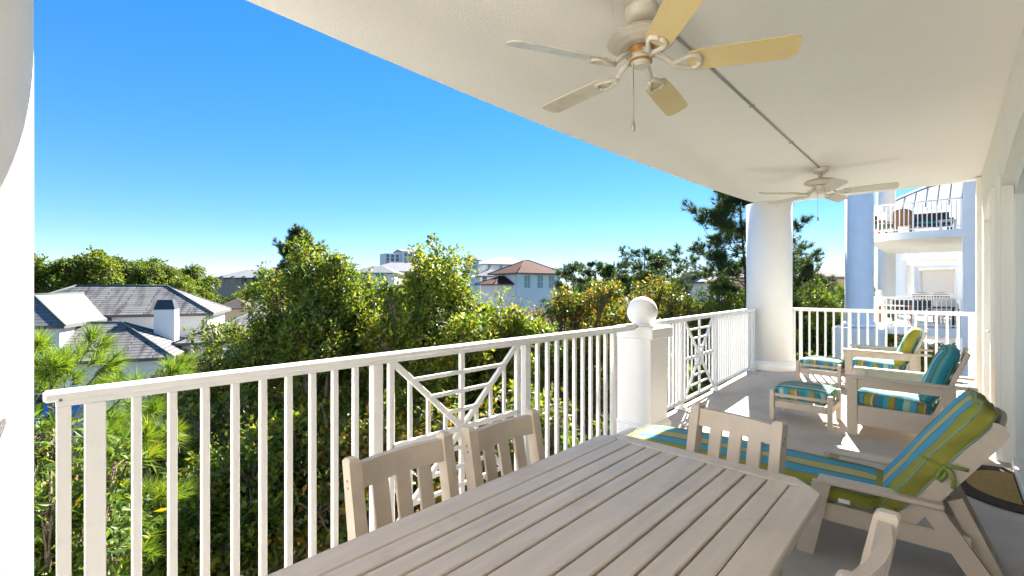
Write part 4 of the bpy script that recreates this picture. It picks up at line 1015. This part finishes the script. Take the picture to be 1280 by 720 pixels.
near_tree(1030, 15.0, 445, 1.5, 1.6, 30, 'leaf_b', 'yellow green shrub behind the far end railing', n=380, per=20, ln=.12, wd=.05, **S)

def tufts(rg, P_, D_, ln, wd, k):
    """needle bunches: k needles at each point, fanned about its direction"""
    n = len(P_); i = np.repeat(np.arange(n), k)
    ax = unit(D_[i]*1.0+rg.normal(size=(n*k, 3))*.55); L = ln*rg.uniform(.7, 1.1, (n*k, 1))
    st = P_[i]-D_[i]*ln*.5*rg.random((n*k, 1)); sd_ = unit(np.cross(ax, rg.normal(size=(n*k, 3))))
    a = st-sd_*wd*.5; b = st+sd_*wd*.5; c = st+ax*L-np.array([0, 0, 1])*L*.08
    V = np.stack([a, b, c], 1).reshape(-1, 3); j = np.arange(n*k)*3
    return V, np.stack([j, j+1, j+2], 1)
def pine(seed, H, crown_from, spread, limbs, ln, wd, k, leaf, cl=.3, per=(3, 5), tuft=9, rise=(.1, .7), top=.35):
    """base at origin; needle bunches gathered in loose rounded clumps at the branch ends"""
    rnd = random.Random(seed); rg = np.random.default_rng(seed); t = MB(); R0 = .010*H+.02
    tr = [Vector((.015*H*math.sin(q*5+seed), .015*H*math.sin(q*4+seed*2), q*H)) for q in [i/8 for i in range(9)]]
    t.tube(tr, [R0*(1-.85*i/8) for i in range(9)], 8)
    pp, dd = [], []
    def trunk_at(q): i = min(int(q*8), 7); return tr[i].lerp(tr[i+1], q*8-i)
    for w in range(limbs):
        u = (w+rnd.random())/limbs; q = crown_from+(1-crown_from)*u*.97; a = w*2.4+rnd.uniform(-.6, .6)
        f = math.sqrt(max(0, 1-(2*(u-.38)/1.24)**2))*(1-top*u) if u > .38 else .75+.25*u/.38
        L = spread*max(.16, f)*rnd.uniform(.5, 1.1); s0 = trunk_at(q); e = Vector((math.cos(a), math.sin(a), 0)); rs = rnd.uniform(*rise)*(.6+u*.8)
        m1 = s0+e*L*.5+Vector((rnd.uniform(-.1, .1)*L, rnd.uniform(-.1, .1)*L, L*rs*.25)); m2 = s0+e*L+Vector((0, 0, L*rs))
        t.tube([s0, m1, m2], [R0*.32*(1.2-u), R0*.2*(1.2-u), .010], 5, cap=False)
        for j in range(rnd.randint(*per)):
            s = 1.0 if j == 0 else rnd.uniform(.45, 1.0); bp_ = s0.lerp(m1, s/.5) if s < .5 else m1.lerp(m2, (s-.5)/.5)
            sa = a+rnd.uniform(-1.3, 1.3); tp = bp_ if j == 0 else bp_+Vector((math.cos(sa), math.sin(sa), rnd.uniform(-.1, .9)))*L*rnd.uniform(.12, .34)
            if j: t.tube([bp_, tp], [.012, .007], 4, cap=False)
            cr = cl*rnd.uniform(.6, 1.2)
            for _ in range(tuft):
                d_ = Vector((rnd.gauss(0, 1), rnd.gauss(0, 1), rnd.gauss(.35, .8))).normalized(); p_ = tp+d_*cr*rnd.random()**.5
                t.tube([tp, p_], [.006, .004], 3, cap=False); pp.append(p_); dd.append((d_*.6+e*.3+Vector((0, 0, .5))).normalized())
    pp.append(tr[-1]+Vector((0, 0, .05))); dd.append(Vector((0, 0, 1)))
    V, F = tufts(rg, np.array(pp), np.array(dd), ln, wd, k)
    return big_mesh('crown', V, F, M[leaf]), t
c, t = pine(5, 7.55, .62, 1.6, 20, .24, .0085, 54, 'needle', cl=.20, per=(2, 4), tuft=6, rise=(.3, .9), top=.2)
place('pine_tree', c, t, at(52, 5.4, G), 'young pine with long bright needles beside the left column', 'pine', 'pines', 1, .4, 'bark_pine')
c, t = pine(8, 12.7, .36, 3.3, 72, .27, .019, 30, 'needle_d', cl=.42, per=(3, 6), tuft=12)
pt = place('pine_tree', c, t, at(930, 20, G), 'tall dark pine rising behind the far round column', 'pine', 'pines', 1, 2.2, 'bark_pine')
c, t = pine(15, 10.4, .35, 2.7, 34, .28, .026, 20, 'needle_d', cl=.42, per=(3, 6), tuft=11, top=.15)
pb = place('pine_tree', c, t, at(742, 33, G), 'dark pine with spiky top left of the ball topped pillar', 'pine', 'pines', 1, 0, 'bark_pine')
for px, d, top, rz, lb in ((806, 30, 306, 1.3, 'dark pine above and right of the ball topped pillar'), (842, 34, 318, 2.9, 'dark pine between the ball topped pillar and the tall pine'),
                       (775, 38, 325, 4.0, 'dark pine directly above the ball of the pillar'), (715, 42, 326, 5.1, 'small dark pine right of the terracotta roof')):
    q = copy_tree(pb); q.location = at(px, d, G); q.rotation_euler = (0, 0, rz); q['label'] = lb; sc_ = (zz(top, d)-G)/10.6; q.scale = (sc_,)*3
for px, d, top, rz, lb in ((1000, 24, 332, .5, 'lower green pine right of the far column'), (378, 26, 300, 3.3, 'blue green pine behind the tallest broadleaf tree')):
    q = copy_tree(pt); q.location = at(px, d, G); q.rotation_euler = (0, 0, rz); q['label'] = lb; sc_ = (zz(top, d)-G)/12.3; q.scale = (sc_*.8, sc_*.8, sc_)

# wood behind the houses
protos = []
M['leaf_e'] = leaf_mat('deep_green_wood_leaf', [(0, (.028, .06, .02)), (.6, (.06, .105, .028)), (1, (.11, .15, .03))], .6, .4)
for sd_, lf in ((51, 'leaf_d'), (52, 'leaf_e'), (53, 'leaf_a'), (54, 'leaf_e')):
    c, t, b = broadleaf(sd_, 3.6, 3.0, 420, 20, .34, .20, M[lf], 'bark', -7.5, .55, lobes=12)
    protos.append(place('tree', c, t, (0, 0, 0), '', '', None))
used = set(); rnd = random.Random(77)
spots = [(50, 52, 312), (78, 58, 322), (118, 56, 310), (152, 60, 322), (186, 62, 318), (215, 66, 330), (244, 70, 328), (262, 74, 352), (300, 60, 356), (335, 64, 357), (230, 55, 338), (160, 70, 318), (95, 66, 318)]
far = [(365, 84, 345), (420, 74, 350), (505, 80, 350), (560, 90, 344), (700, 82, 346), (735, 75, 342), (690, 95, 342), (770, 80, 340), (810, 70, 338), (860, 66, 335), (905, 62, 330), (880, 85, 340), (960, 75, 345), (1010, 60, 352), (1045, 66, 352), (1075, 58, 356), (640, 140, 348), (580, 150, 345), (450, 150, 346), (380, 140, 344)]
for k, (px, d, top) in enumerate(spots+far):
    pr = protos[k % 4]
    q = copy_tree(pr) if pr in used else pr; used.add(pr)
    top += rnd.uniform(2, 12); H = zz(top, d)-G; s_ = max(.5, H/12.5); q.scale = (s_*rnd.uniform(.9, 1.2), s_*rnd.uniform(.9, 1.2), s_); q.location = at(px, d, zz(top, d)-3.1*s_); q.rotation_euler = (0, 0, rnd.uniform(0, 6))
    if k < len(spots):
        q['group'] = 'round trees behind the white house'; q['label'] = 'round crowned green tree in the wood behind the white house'
    else:
        q['group'] = 'distant trees along the horizon'; q['label'] = 'distant round crowned tree on the horizon among far roofs'
    q['category'] = 'tree'
# low growth on the slope under the balcony
rg = np.random.default_rng(9); n = 9000
a = rg.uniform(-22, 12, n); d = rg.uniform(4, 26, n); ok = np.ones(n, bool)
X = d*FW.x+a*RT.x; Y = d*FW.y+a*RT.y; ok = X < -3.6
C = np.stack([X, Y, G+rg.random(n)**2*1.6], 1)[ok]
idx = np.repeat(np.arange(len(C)), 7); C = C[idx]+rg.normal(size=(len(idx), 3))*.16
V, F = leaves(rg, C, unit(rg.normal(size=C.shape)), .15, .07)
o = bpy.data.objects.new('undergrowth', big_mesh('undergrowth', V, F, M['leaf_b'])); COL.objects.link(o); tag(o, 'leafy undergrowth covering the ground below the trees', 'undergrowth', kind='stuff')
